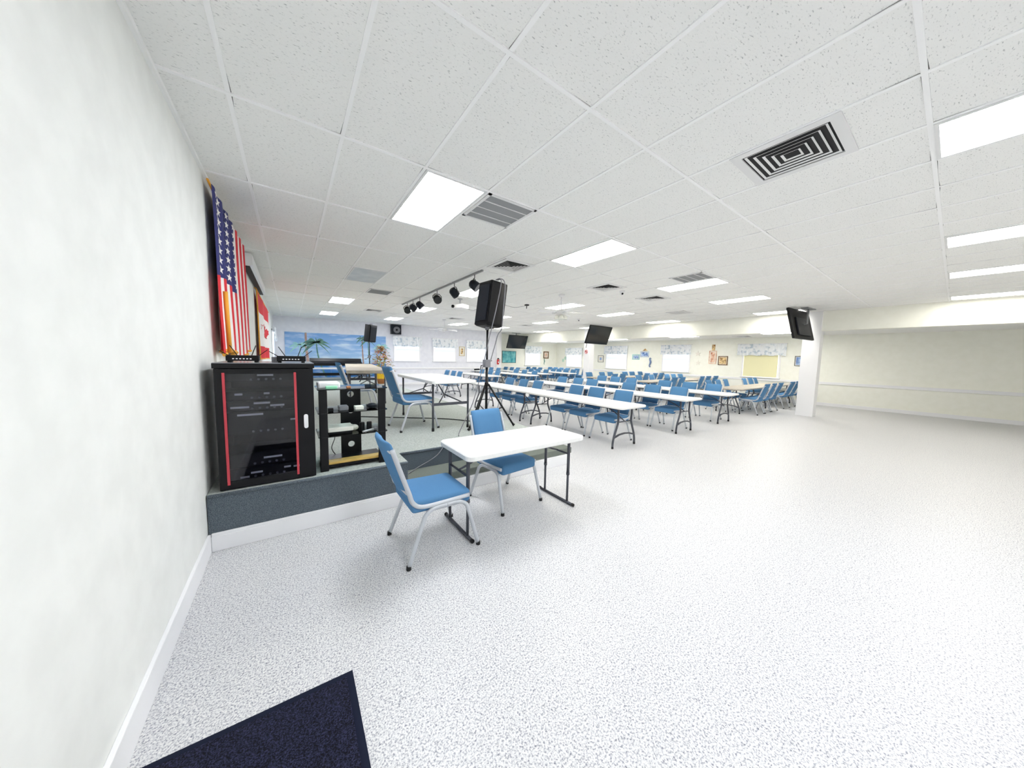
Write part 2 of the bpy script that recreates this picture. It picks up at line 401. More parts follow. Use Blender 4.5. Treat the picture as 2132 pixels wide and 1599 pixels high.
# ------------------------------------------------------------------ windows
def wroot(n, loc, rz, label):
    o = bpy.data.objects.new('window_%d' % n, None); C.objects.link(o); o.location = loc; o.rotation_euler = (0, 0, rz)
    return struct(o, label)
def window(n, loc, rz, W, z0, z1, label, where, vz=0.50, vover=0.06, cover='blind', vmat=None):
    """local x along the wall, -y into the room"""
    o = wroot(n, (loc[0], loc[1], 0), rz, label)
    h = W / 2
    mb = MB()
    mb.box(-h - 0.07, -h, -0.035, 0, z0 - 0.02, z1 + 0.07, 0.005).box(h, h + 0.07, -0.035, 0, z0 - 0.02, z1 + 0.07, 0.005)
    mb.box(-h - 0.07, h + 0.07, -0.035, 0, z1, z1 + 0.07, 0.005)
    mb.box(-h, h, -0.02, 0, (z0 + z1) / 2 - 0.02, (z0 + z1) / 2 + 0.02)
    mb.build('window_frame', M['trim'], o)
    MB().box(-h - 0.10, h + 0.10, -0.075, 0, z0 - 0.055, z0 - 0.02, 0.006).build('window_sill', M['trim'], o)
    MB().box(-h, h, -0.008, -0.002, z0 - 0.02, z1).build('pane', M['daylight'], o)
    if cover == 'blind':
        t = thing('window_blind', 'white slatted blind lowered over %s' % where, 'blind', (loc[0], loc[1], 0), rz, 'white window blinds')
        mb = MB()
        k = int((z1 - z0 - 0.06) / 0.05)
        for i in range(k):
            z = z0 + 0.03 + i * 0.05
            mb.box(-h + 0.008, h - 0.008, -0.0012, 0.0012, -0.027, 0.027, M=Matrix.Translation((0, -0.05, z)) @ Matrix.Rotation(math.radians(16), 4, 'X'))
        mb.build('slats', M['blind'], t)
        MB().box(-h + 0.004, h - 0.004, -0.085, -0.036, z1 - 0.05, z1 - 0.002, 0.004).build('head_rail', M['trim'], t)
        MB().box(-h + 0.006, h - 0.006, -0.07, -0.036, z0 - 0.018, z0 + 0.006, 0.004).build('bottom_rail', M['trim'], t)
    else:
        t = thing('roller_shade', 'pale yellow roller shade closing %s' % where, 'shade', (loc[0], loc[1], 0), rz)
        MB().box(-h + 0.01, h - 0.01, -0.046, -0.040, z0 - 0.01, z1 - 0.08).build('shade_cloth', M['shade'], t)
        MB().tube([(-h + 0.005, -0.066, z1 - 0.05), (h - 0.005, -0.066, z1 - 0.05)], 0.028, 10).build('roller', M['trim'], t)
    # gathered valance
    vt = z1 + 0.13; vb = vt - vz; vh = h + 0.07 + vover
    v = thing('window_valance', 'gathered pale blue print valance above %s' % where, 'valance', (loc[0], loc[1], 0), rz, 'gathered print valances')
    mb = MB(); nx = 90; nz = 6; rows = []
    ph = random.uniform(0, 6)
    for j in range(nz + 1):
        t_ = j / nz; row = []
        for i in range(nx + 1):
            xx = -vh + 2 * vh * i / nx
            amp = 0.012 + 0.022 * t_
            yy = -0.115 - amp * math.sin(xx * 42 + ph + 1.3 * math.sin(xx * 9 + ph)) - 0.012 * t_
            zz = vt + (vb - vt) * t_ + (0.014 * math.sin(xx * 13 + ph) if j == nz else 0)
            row.append(mb.bm.verts.new((xx, yy, zz)))
        rows.append(row)
    for j in range(nz):
        for i in range(nx):
            f = mb.bm.faces.new((rows[j][i], rows[j][i + 1], rows[j + 1][i + 1], rows[j + 1][i])); f.smooth = True
    o2 = mb.build('valance_cloth', M['valance'], v)
    MB().tube([(-vh, -0.115, vt + 0.005), (vh, -0.115, vt + 0.005)], 0.012, 8).tube([(-vh, -0.115, vt + 0.005), (-vh, -0.012, vt + 0.005)], 0.009, 6).tube([(vh, -0.115, vt + 0.005), (vh, -0.012, vt + 0.005)], 0.009, 6).build('curtain_rod', M['trim'], v)
window(1, (4.12, YB), 0, 1.26, 1.30, 2.42, 'first window right of the mural', 'the window just right of the mural')
window(2, (6.24, YB), 0, 1.26, 1.30, 2.42, 'second window right of the mural', 'the middle window of the back wall')
window(3, (8.33, YB), 0, 1.26, 1.30, 2.42, 'window left of the white pilaster', 'the window left of the fire extinguisher')
window(4, (13.45, YB2), 0, 1.30, 1.06, 2.28, 'window beside the teal picture', 'the window right of the teal picture')
window(5, (XR, 12.1), -PI / 2, 1.40, 1.02, 2.22, 'window between the corner and the column', 'the first window after the far corner')
window(6, (XR, 8.5), -PI / 2, 1.45, 1.05, 2.30, 'window right of the column', 'the window right of the middle television')
window(7, (XR, 4.76), -PI / 2, 1.35, 1.05, 2.30, 'window between the two picture groups', 'the window between the fish and lighthouse pictures')
window(8, (XR, 1.06), -PI / 2, 1.24, 0.99, 2.28, 'window closed by a yellow shade', 'the last window on the right', vover=0.18, cover='shade')
window(9, (XL, 12.0), PI / 2, 1.1, 1.3, 2.42, 'window at the end of the flag wall', 'the window at the end of the flag wall')

# ------------------------------------------------------------------ ceiling fixtures
COOL = (0.92, 0.95, 1.0, 1); NEUT = (1.0, 0.965, 0.885, 1); WARM = (1.0, 0.965, 0.86, 1)
LP = 11.0; LPC = 12.5; LPN = 8.5
M['lcool'] = emit_mat('lit_diffuser_cool', COOL, LPC); M['lneut'] = emit_mat('lit_diffuser_neutral', NEUT, LPN); M['lwarm'] = emit_mat('lit_diffuser_warm', WARM, LP)
M['lrec'] = emit_mat('lit_diffuser_low_ceiling', NEUT, 15.0)
M['loff'] = noise_mat('unlit_diffuser', rgb(196, 202, 206), rgb(214, 218, 220), 4, rough=0.3)
def ceiling_light(cx, cy_, dm, label, z=ZC, group='ceiling light panels'):
    t = thing('ceiling_light', label, 'ceiling light', (cx, cy_, z), 0, group)
    mb = MB(); a, b_ = 0.292, 0.597
    mb.box(-a, a, -b_, -b_ + 0.022, -0.012, 0.0).box(-a, a, b_ - 0.022, b_, -0.012, 0.0)
    mb.box(-a, -a + 0.022, -b_ + 0.022, b_ - 0.022, -0.012, 0.0).box(a - 0.022, a, -b_ + 0.022, b_ - 0.022, -0.012, 0.0)
    mb.build('fixture_frame', M['ceilwhite'], t)
    MB().box(-a + 0.022, a - 0.022, -b_ + 0.022, b_ - 0.022, -0.009, -0.001).build('diffuser', dm, t)
cols = [0, 4, 9, 13, 18]
rown = {-1: 'nearest row', 2: 'second row back', 5: 'third row back', 8: 'row nearest the back wall', -4: 'row above the camera'}
for v in (-4, -1, 2, 5, 8):
    for ci, u in enumerate(cols):
        if (u, v) == (0, 2):
            ceiling_light((u + .5) * TU, (v + .5) * TV_, M['loff'], 'unlit gray ceiling light panel above the stage', group=None); continue
        dm = M['lcool'] if (u < 4 or (v >= 5 and u < 9) or v == -4 and u < 9) else (M['lwarm'] if u in (4,) and v == -1 else M['lneut'])
        ceiling_light((u + .5) * TU, (v + .5) * TV_, dm, 'lit ceiling panel, %s from the flag wall in the %s' % (ORD[ci], rown[v]))
for i, yy in enumerate((-0.1, 3.4, 7.0, 11.6)):
    ceiling_light(13.7, yy, M['lrec'], 'lit panel in the low ceiling, %s from the right end' % ORD[i], ZR, 'low ceiling light panels')

def diffuser_vent(cx, cy_, label, z=ZC, sz=0.56, nring=5):
    t = thing('ceiling_vent', label, 'vent', (cx, cy_, z), 0, 'square louvred ceiling vents')
    h = sz / 2
    MB().box(-h * 0.86, h * 0.86, -h * 0.86, h * 0.86, -0.003, 0.0).build('backing', M['vdark'], t)
    mb = MB()
    for (o_, i_, z0) in [(h + 0.02, h * 0.86, -0.012)]:
        mb.box(-o_, o_, -o_, -i_, z0, 0).box(-o_, o_, i_, o_, z0, 0).box(-o_, -i_, -i_, i_, z0, 0).box(i_, o_, -i_, i_, z0, 0)
    mb.build('vent_frame', M['ceilwhite'], t)
    for k in range(nring):
        q = h * 0.86 * (1 - (k + 0.62) / (nring + 0.6)); wd = 0.014; z1 = -0.009
        mb = MB()
        for sx, sy_ in ((1, 0), (-1, 0), (0, 1), (0, -1)):
            if sx: mb.quad((sx * q, -q, -0.004), (sx * q, q, -0.004), (sx * (q + wd), q + wd, z1), (sx * (q + wd), -q - wd, z1))
            else: mb.quad((-q, sy_ * q, -0.004), (q, sy_ * q, -0.004), (q + wd, sy_ * (q + wd), z1), (-q - wd, sy_ * (q + wd), z1))
        mb.build('louver', M['ceilwhite'], t)
for cx, cy_, lb in ((2.13, -3.05, 'square louvred ceiling vent cut off by the right picture edge'),
                    (2.16, 0.64, 'square louvred ceiling vent beside the track light end'),
                    (4.68, 0.63, 'dark square ceiling vent left of the nearer dome camera'),
                    (6.52, 0.65, 'dark square ceiling vent right of the nearer dome camera'),
                    (1.52, 8.25, 'small dark ceiling vent beside the back spotlights'),
                    (4.70, 8.35, 'dark ceiling vent above the far ceiling fan'),
                    (8.48, 8.35, 'dark ceiling vent above the left television')):
    diffuser_vent(cx, cy_, lb)
diffuser_vent(14.8, 1.45, 'dark vent in the low ceiling above the yellow shade', ZR)
def grille_vent(cx, cy_, w_, l_, label, n, mslat, ribs=3):
    t = thing('ceiling_grille', label, 'vent', (cx, cy_, ZC), 0)
    a, b_ = w_ / 2, l_ / 2
    mb = MB()
    mb.box(-a, a, -b_, -b_ + 0.03, -0.014, 0).box(-a, a, b_ - 0.03, b_, -0.014, 0).box(-a, -a + 0.03, -b_, b_, -0.014, 0).box(a - 0.03, a, -b_, b_, -0.014, 0)
    mb.build('grille_frame', M['ceilwhite'], t)
    MB().box(-a + 0.03, a - 0.03, -b_ + 0.03, b_ - 0.03, -0.003, 0).build('backing', M['graycase'], t)
    mb = MB()
    for i in range(n):
        yy = -b_ + 0.03 + (l_ - 0.06) * (i + 0.5) / n
        mb.box(-a + 0.03, a - 0.03, -0.001, 0.001, -0.006, 0.006, M=Matrix.Translation((0, yy, -0.009)) @ Matrix.Rotation(0.8, 4, 'X'))
    mb.build('slats', mslat, t)
    for i in range(ribs):
        yy = -b_ + l_ * (i + 1) / (ribs + 1)
        MB().box(-a + 0.03, a - 0.03, yy - 0.006, yy + 0.006, -0.016, -0.001).build('rib', M['ceilwhite'], t)
grille_vent(0.915, -0.915, 0.58, 0.58, 'white return air grille beside the nearest bright ceiling panel', 26, M['slat'])
grille_vent(5.18, -0.92, 0.56, 0.58, 'return air grille beside the third panel of the nearest row', 26, M['slat'])
grille_vent(0.90, 4.55, 0.54, 0.58, 'gray return air grille above the stage behind the unlit panel', 24, M['slat'], 0)
grille_vent(9.27, 1.38, 0.58, 0.58, 'pale ceiling grille near the cream soffit', 10, M['ceilwhite'], 0)

def dome_camera(x, y, label):
    t = thing('dome_camera', label, 'camera', (x, y, ZC), 0)
    MB().lathe([(0.065, 0), (0.062, -0.03), (0.05, -0.045)], 18).build('housing', M['white'], t)
    MB().sphere((0, 0, -0.052), 0.042).build('ball', M['white'], t)
    MB().sphere((-0.022, -0.026, -0.066), 0.022).build('lens', M['black'], t)
dome_camera(5.24, 0.63, 'white dome camera between the two dark ceiling vents')
dome_camera(8.32, 4.80, 'white dome camera left of the middle television')

# ceiling fans
def ceiling_fan(x, y, label, spin, lights):
    t = thing('ceiling_fan', label, 'ceiling fan', (x, y, ZC), spin, 'white ceiling fans')
    MB().lathe([(0.075, 0), (0.07, -0.03), (0.03, -0.06), (0.012, -0.065)], 18).build('canopy', M['white'], t)
    MB().tube([(0, 0, -0.05), (0, 0, -0.40)], 0.012, 8).build('downrod', M['white'], t)
    MB().lathe([(0.03, -0.36), (0.11, -0.385), (0.145, -0.42), (0.14, -0.46), (0.08, -0.49), (0.05, -0.52)], 22).build('motor', M['ceilwhite'], t)
    for k in range(5):
        a = 2 * PI * k / 5
        R = Matrix.Rotation(a, 4, 'Z')
        mb = MB(); mb.prism([(0.2, -0.055), (0.62, -0.07), (0.66, -0.04), (0.66, 0.04), (0.62, 0.07), (0.2, 0.055)], -0.004, 0.004, M=R @ Matrix.Translation((0, 0, -0.44)) @ Matrix.Rotation(0.2, 4, 'X'))
        bl = mb.build('blade', M['white'], t)
        MB().box(0.10, 0.26, -0.02, 0.02, -0.448, -0.438, M=R).build('bracket', M['silver'], bl)
    if lights:
        for k in range(4):
            a = 2 * PI * k / 4 + 0.4; cx, cy_ = 0.10 * math.cos(a), 0.10 * math.sin(a)
            MB().lathe([(0.025, -0.50), (0.05, -0.53), (0.062, -0.57), (0.055, -0.60)], 14, cx, cy_).build('lamp_shade', M['polish'], t)
ceiling_fan(4.51, 1.83, 'white ceiling fan with lamp cups above the middle tables', 0.5, True)
ceiling_fan(4.51, 9.02, 'white ceiling fan hanging near the back wall windows', 0.2, False)

# track light
t = thing('track_light', 'gray ceiling track with hanging black stage spotlights', 'track light', (1.9, 0, ZC), 0)
MB().box(-0.018, 0.018, 1.15, 6.1, -0.03, 0, 0.003).build('track', M['slat'], t)
for y, aim, m_ in ((1.45, (0.5, -0.5), 'graycase'), (2.34, (0.7, 0.1), 'graycase'), (3.29, (-0.1, -0.9), 'black'), (4.5, (0.5, -0.2), 'graycase'), (5.07, (0.8, 0.2), 'graycase'), (5.6, (-0.2, -0.9), 'black')):
    d = Vector((aim[0], aim[1], -0.55)).normalized(); c0 = Vector((0, y, -0.225))
    Q = Matrix.Translation(c0) @ d.to_track_quat('Z', 'Y').to_matrix().to_4x4()
    mb = MB(); mb.lathe([(0.045, -0.10), (0.078, -0.07), (0.09, 0.0), (0.094, 0.08)], 16, M=Q)
    hd = mb.build('spotlight_head', M['black'] if m_ == 'black' else M['grille'], t)
    MB().lathe([(0.089, 0.076), (0.089, 0.084)], 16, M=Q).build('lens', M['graycase'] if m_ != 'black' else M['screen'], hd)
    mb = MB()
    mb.tube([(0, y, -0.03), (0, y, -0.10)], 0.008, 6)
    side = d.cross(Vector((0, 0, 1))).normalized()
    pth = [c0 + side * 0.102, c0 + side * 0.102 + Vector((0, 0, 0.06)), c0 + side * 0.05 + Vector((0, 0, 0.112)), c0 - side * 0.05 + Vector((0, 0, 0.112)), c0 - side * 0.102 + Vector((0, 0, 0.06)), c0 - side * 0.102]
    mb.tube(pth, 0.009, 6).build('yoke', M['blackm'], hd)

# projector on the ceiling
t = thing('projector', 'white projector hanging below the ceiling behind the spotlights', 'projector', (2.86, 4.05, ZC), -PI / 2 + 0.45)
MB().box(-0.2, 0.2, -0.14, 0.14, -0.27, -0.16, 0.015).build('body', M['white'], t)
MB().tube([(0, 0, 0), (0, 0, -0.15)], 0.02, 8).box(-0.1, 0.1, -0.08, 0.08, -0.165, -0.145).lathe([(0.07, 0), (0.065, -0.02)], 14).build('mount', M['silver'], t)
MB().lathe([(0.04, 0.0), (0.04, 0.04)], 14, M=Matrix.Translation((-0.12, -0.135, -0.215)) @ Matrix.Rotation(PI / 2, 4, 'X')).build('lens', M['black'], t)
MB().box(-0.201, -0.195, -0.1, 0.1, -0.25, -0.19).build('vent_panel', M['graycase'], t)
cab = MB().tube(smoothpath([(2.98, 4.05, 2.93), (3.2, 3.9, 2.86), (3.5, 3.75, 3.02), (3.75, 3.7, 3.14)]), 0.006, 6).build('projector_cable', M['graycase'])
tag(cab, 'thin gray cable drooping from the ceiling projector', 'cable')
t = thing('ceiling_outlet', 'small black plug hanging at the ceiling right of the tall speaker', 'outlet', (4.76, 3.54, ZC))
MB().box(-0.05, 0.05, -0.05, 0.05, -0.035, 0, 0.005).build('plate', M['black'], t)
MB().tube([(0, 0, -0.03), (0, 0.01, -0.12)], 0.012, 6).build('plug', M['black'], t)
cab = MB().tube(smoothpath([(4.72, 3.53, 3.11), (4.35, 3.6, 3.03), (3.9, 3.62, 3.09), (3.76, 3.65, 3.142)]), 0.005, 6).build('ceiling_cable', M['graycase'])
tag(cab, 'thin cable sagging below the ceiling behind the tall speaker', 'cable')

# ------------------------------------------------------------------ chairs
def make_chair(name, label, caps=True):
    t = thing(name, label, 'chair')
    mb = MB()
    mb.box(-0.25, 0.245, -0.238, 0.238, 0.392, 0.497, 0.03, 4)
    for v in mb.bm.verts:       # dome the cushion, round the front edge down
        if v.co.z > 0.46:
            k = max(0, 1 - (v.co.x / 0.26) ** 4) * max(0, 1 - (v.co.y / 0.25) ** 4); v.co.z += 0.014 * k
        if v.co.x > 0.2: v.co.z -= 0.012
    mb.build('seat', M['fabric'], t, smooth=True)
    # back cushion: curved box on the lean of the back
    mb = MB(); W = 0.205
    def bk(z): return -0.255 - 0.145 * ((z - 0.52) / 0.43)
    prof = [(0.50, 0.008), (0.515, 0.02), (0.62, 0.028), (0.78, 0.03), (0.89, 0.033), (0.935, 0.03), (0.955, 0.018), (0.962, 0.006)]
    n = 8; F_, B_ = [], []
    for z, th in prof:
        fr_, br_ = [], []
        for i in range(n + 1):
            y = -W + 2 * W * i / n
            bow = -0.022 * (1 - (y / W) ** 2)
            e = 1 - max(0, abs(y) / W - 0.86) * 4
            fr_.append(mb.bm.verts.new((bk(z) + bow + th * e, y, z))); br_.append(mb.bm.verts.new((bk(z) + bow - th * 0.7 * e, y, z)))
        F_.append(fr_); B_.append(br_)
    def strip(a, b_):
        for i in range(len(a) - 1): mb.bm.faces.new((a[i], a[i + 1], b_[i + 1], b_[i])).smooth = True
    for j in range(len(prof) - 1): strip(F_[j], F_[j + 1]); strip(B_[j], B_[j + 1])
    strip(F_[0], B_[0]); strip(F_[-1], B_[-1])
    for i in (0, n):
        for j in range(len(prof) - 1): mb.bm.faces.new((F_[j][i], F_[j + 1][i], B_[j + 1][i], B_[j][i])).smooth = True
    mb.build('backrest', M['fabric'], t)
    for s in (-1, 1):
        pts = smoothpath([(-0.388, s * 0.225, 0.915), (-0.33, s * 0.228, 0.74), (-0.272, s * 0.236, 0.57), (-0.245, s * 0.242, 0.49), (-0.18, s * 0.246, 0.445), (-0.02, s * 0.248, 0.44), (0.225, s * 0.246, 0.446)], 5)
        MB().tube(pts, 0.0175, 8, flat=0.8).build('side_frame', M['frame'], t)
    mb = MB(); mb.tube([(-0.398, -0.225, 0.895), (-0.41, 0, 0.90), (-0.398, 0.225, 0.895)], 0.0085, 6).build('back_rail', M['frame'], t)
    mb = MB(); mb.tube([(-0.285, -0.232, 0.565), (-0.302, 0, 0.568), (-0.285, 0.232, 0.565)], 0.0085, 6).build('back_rail', M['frame'], t)
    for s in (-1, 1):
        for fr in (0, 1):
            if fr: pts = smoothpath([(0.02, s * 0.252, 0.418), (0.12, s * 0.253, 0.416), (0.185, s * 0.256, 0.385), (0.215, s * 0.259, 0.32), (0.30, s * 0.276, 0.012)], 5)
            else: pts = smoothpath([(0.02, s * 0.252, 0.418), (-0.08, s * 0.253, 0.414), (-0.145, s * 0.256, 0.378), (-0.178, s * 0.259, 0.31), (-0.29, s * 0.28, 0.012)], 5)
            mb = MB(); mb.tube(pts, 0.0165, 8)
            lg = mb.build('leg', M['frame'], t)
            e = pts[-1]
            if caps: MB().lathe([(0.0185, 0.0), (0.019, 0.018), (0.0175, 0.03)], 10, e.x, e.y).build('foot_cap', M['cap'], lg)
    MB().box(-0.13, 0.16, -0.225, 0.225, 0.378, 0.395).build('seat_pan', M['frame'], t)
    remember(t); return t

chairA = make_chair('banquet_chair', 'blue padded chair with gray frame at the left end of the front table')
chairA.location = (0.0, -1.375, 0); chairA.rotation_euler = (0, 0, 0.0)
def chair(x, y, rz, label, group=None, z=0.0): return dup(chairA, (x, y, z), rz, label, group)
chair(0.985, -1.04, -PI / 2 + 0.10, 'blue padded chair tucked behind the front white table by the step')
chair(0.60, 1.02, 0.06, 'blue padded chair on the stage pulled up to the white table', z=ZS)
chair(0.20, 3.22, 0.05, 'blue padded chair on the stage at the end of the tan table', z=ZS)
chairF = make_chair('banquet_chair', 'x', caps=True)
fused = []
def fchair(x, y, rz, label, group, z=0.0):
    jr = random.uniform(-0.05, 0.05)
    if not fused:
        fused.append(1); chairF.location = (x, y, z); chairF.rotation_euler = (0, 0, rz + jr); chairF['label'] = label; chairF['group'] = group
        return chairF
    return dup(chairF, (x, y, z), rz + jr, label, group)
OFF = 0.395
def row(xb, ys, nm, grp):
    for i, y in enumerate(sorted(ys)):
        fchair(xb - OFF, y, PI, 'blue padded chair, %s from the near end of the %s' % (ORD[i], nm), grp)
row(4.65, [0.02, 0.72, 1.34, 2.78, 3.43, 4.10], 'front white table row', 'chairs along the front white row')
row(6.80, [-0.01, 0.64, 1.37, 2.68, 3.28, 4.00], 'second white table row', 'chairs along the second white row')
row(8.90, [0.07, 0.73, 1.49, 2.72, 3.39, 3.98], 'third white table row', 'chairs along the third white row')
row(4.75, [7.90, 8.50, 9.16], 'back table beyond the stage table', 'chairs at the back left table')
row(6.80, [8.22, 8.83, 9.65], 'back table seen through the tripod', 'chairs at the back table behind the tripod')
row(8.90, [8.10, 8.93, 9.64, 11.42, 12.2], 'back row below the teal picture', 'chairs in the back row below the teal picture')
row(10.55, [9.15, 9.8, 10.42, 11.78, 12.42, 13.1], 'back row below the left television', 'chairs in the back row below the television')
row(12.50, [8.96, 9.54, 10.12, 10.66, 11.95, 12.55, 13.2], 'back row before the corner windows', 'chairs in the row before the corner windows')
row(14.05, [10.12, 10.97, 11.55, 12.13, 12.68], 'last row in the corner recess', 'chairs in the last row of the recess')
def rowy(yb, xs, face, nm, grp):
    for i, x in enumerate(sorted(xs)):
        if face > 0: fchair(x, yb + OFF, PI / 2, 'blue padded chair, %s from the left on the %s' % (ORD[i], nm), grp)
        else: fchair(x, yb - OFF, -PI / 2, 'blue padded chair, %s from the left on the %s' % (ORD[i], nm), grp)
rowy(-0.62, [10.88, 11.5, 12.15, 13.45, 14.1, 14.8], 1, 'near side of the nearest taupe table', 'chairs on the near side of the nearest taupe table')
rowy(0.98, [10.72, 11.46, 12.1, 13.85, 14.45, 15.04], -1, 'far side of the nearest taupe table', 'chairs on the far side of the nearest taupe table')
rowy(2.38, [10.66, 11.24, 11.84, 13.5, 14.12, 14.85], 1, 'near side of the middle taupe table', 'chairs on the near side of the middle taupe table')
rowy(3.92, [11.15, 12.15, 13.43, 14.03, 14.65], -1, 'far side of the middle taupe table', 'chairs on the far side of the middle taupe table')
rowy(4.86, [10.85, 11.45, 13.4, 14.1, 14.7], 1, 'near side of the farthest taupe table', 'chairs on the near side of the farthest taupe table')
rowy(6.24, [10.68, 11.66, 12.28, 13.5, 14.12, 14.9], -1, 'far side of the farthest taupe table', 'chairs on the far side of the farthest taupe table')
for k in range(3):
    fchair(12.95, 8.75, PI, 'blue padded chair, %s from the bottom of the stack before the column' % ORD[k], 'stacked blue chairs', z=0.072 * k)

# ------------------------------------------------------------------ tables
def tabletop(L_, W_, z1, th, r, m_, parent, along='y'):
    mb = MB()
    hx, hy = (W_ / 2, L_ / 2) if along == 'y' else (L_ / 2, W_ / 2)
    e = 0.008
    mb.prism(rrect(-hx, hx, -hy, hy, r), z1 - th + e, z1 - e)
    lo = rrect(-hx + e, hx - e, -hy + e, hy - e, r - e * 0.5); out = rrect(-hx, hx, -hy, hy, r)
    n = len(lo)
    bm = mb.bm
    for za, zb, flip in ((z1 - e, z1, 0), (z1 - th + e, z1 - th, 1)):
        a = [bm.verts.new((x, y, za)) for x, y in out]; b_ = [bm.verts.new((x, y, zb)) for x, y in lo]
        for k in range(n): bm.faces.new((a[k], a[(k + 1) % n], b_[(k + 1) % n], b_[k]))
        bm.faces.new(b_)
    return mb.build('tabletop', m_, parent)
def row_table(name, label, L_, top, group=None):
    t = thing(name, label, 'table', group=group)
    tabletop(L_, 0.76, 0.775, 0.042, 0.07, top, t)
    for e in (-1, 1):
        y = e * (L_ / 2 - 0.20)
        for s in (-1, 1):
            pts = smoothpath([(s * 0.20, y, 0.735), (s * 0.20, y, 0.60), (s * 0.195, y, 0.47), (s * 0.235, y, 0.36), (s * 0.295, y, 0.22), (s * 0.325, y, 0.10), (s * 0.328, y, 0.0)], 4)
            lg = MB().tube(pts, 0.019, 8).build('leg', M['leg'], t)
            MB().lathe([(0.021, 0.0), (0.0215, 0.025), (0.0195, 0.04)], 10, s * 0.328, y).build('foot_cap', M['cap'], lg)
        MB().tube([(-0.30, y, 0.195), (-0.15, y, 0.235), (0, y, 0.247), (0.15, y, 0.235), (0.30, y, 0.195)], 0.022, 8, flat=0.7).build('crossbar', M['leg'], t)
        MB().tube([(-0.2, y, 0.47), (0.2, y, 0.47)], 0.010, 6).build('middle_bar', M['leg'], t)
        MB().tube([(-0.2, y, 0.72), (0.2, y, 0.72)], 0.012, 6).build('upper_bar', M['leg'], t)
        MB().tube([(0, y, 0.47), (0, y - e * 0.22, 0.60), (0, y - e * 0.55, 0.735)], 0.010, 6).build('brace', M['leg'], t)
    for s in (-1, 1):
        MB().box(s * 0.33 - 0.01, s * 0.33 + 0.01, -L_ / 2 + 0.12, L_ / 2 - 0.12, 0.715, 0.735).build('side_rail', M['leg'], t)
    remember(t); return t
wt = row_table('folding_table', 'white folding table, near half of the front white row', 2.74, M['ptop'], 'white folding tables in rows')
wt.location = (4.03, 0.72, 0)
WG = 'white folding tables in rows'
def wtab(x, y, label, rz=0): return dup(wt, (x, y, 0), rz, label, WG)
wtab(4.03, 3.50, 'white folding table, far half of the front white row')
wtab(6.24, 0.72, 'white folding table, near half of the second white row'); wtab(6.24, 3.50, 'white folding table, far half of the second white row')
wtab(8.33, 0.72, 'white folding table, near half of the third white row'); wtab(8.33, 3.50, 'white folding table, far half of the third white row')
wtab(4.13, 8.45, 'white folding table beyond the stage with three chairs behind')
wtab(6.18, 8.9, 'white folding table seen behind the tripod legs')
wtab(8.28, 8.85, 'white folding table, near one below the teal picture'); wtab(8.28, 11.6, 'white folding table, far one beside the fire extinguisher')
wtab(9.93, 9.7, 'white folding table, near one below the left television'); wtab(9.93, 12.48, 'white folding table, far one below the left television')
wtab(11.87, 9.8, 'white folding table, near one before the corner windows'); wtab(11.87, 12.55, 'white folding table, far one before the corner windows')
wtab(13.43, 11.8, 'white folding table in the corner of the recess')
gt = row_table('folding_table', 'taupe folding table, left half of the nearest taupe row', 2.70, M['gtop'], 'taupe folding tables')
gt.location = (11.5, 0.20, 0); gt.rotation_euler = (0, 0, PI / 2)
for (x, y, lb) in ((14.25, 0.20, 'right half of the nearest taupe row'), (11.5, 3.15, 'left half of the middle taupe row'), (14.25, 3.15, 'right half of the middle taupe row'),
                   (11.5, 5.55, 'left half of the farthest taupe row'), (14.25, 5.55, 'right half of the farthest taupe row')):
    dup(gt, (x, y, 0), PI / 2, 'taupe folding table, ' + lb, 'taupe folding tables')

# front small table with adjustable legs
t = thing('small_folding_table', 'small white folding table in front with telescopic gray legs', 'table', (0.90, -1.335, 0), 0.0)
tabletop(1.40, 0.63, 0.775, 0.05, 0.06, M['ptop'], t, 'x')
for e, fx in ((-1, -0.635), (1, 0.59)):
    for s in (-1, 1):
        mb = MB(); mb.tube([(fx, s * 0.185, 0.735), (fx, s * 0.185, 0.33)], 0.0165, 10)
        lg = mb.build('leg', M['leg'], t)
        MB().tube([(fx, s * 0.185, 0.35), (fx, s * 0.185, 0.025)], 0.0125, 10).lathe([(0.019, 0.325), (0.019, 0.355)], 12, fx, s * 0.185).build('inner_tube', M['leg'], lg)
    fb = MB().tube([(fx, -0.27, 0.016), (fx, 0.27, 0.016)], 0.015, 10).build('foot_bar', M['leg'], t)
    MB().tube([(fx, -0.285, 0.017), (fx, -0.262, 0.017)], 0.0175, 10).tube([(fx, 0.262, 0.017), (fx, 0.285, 0.017)], 0.0175, 10).build('foot_cap', M['cap'], fb)
    MB().tube([(fx, -0.185, 0.56), (fx, 0.185, 0.56)], 0.011, 8).build('crossbar', M['leg'], t)
    MB().tube(smoothpath([(fx, 0, 0.56), (fx - e * 0.16, 0, 0.62), (fx - e * 0.36, 0, 0.73)], 4), 0.010, 8).build('brace', M['leg'], t)
    MB().tube([(fx - e * 0.10, -0.07, 0.70), (fx - e * 0.03, -0.02, 0.665), (fx + e * 0.01, 0.06, 0.69), (fx + e * 0.02, 0.10, 0.715)], 0.007, 6).build('lock_lever', M['leg'], t)

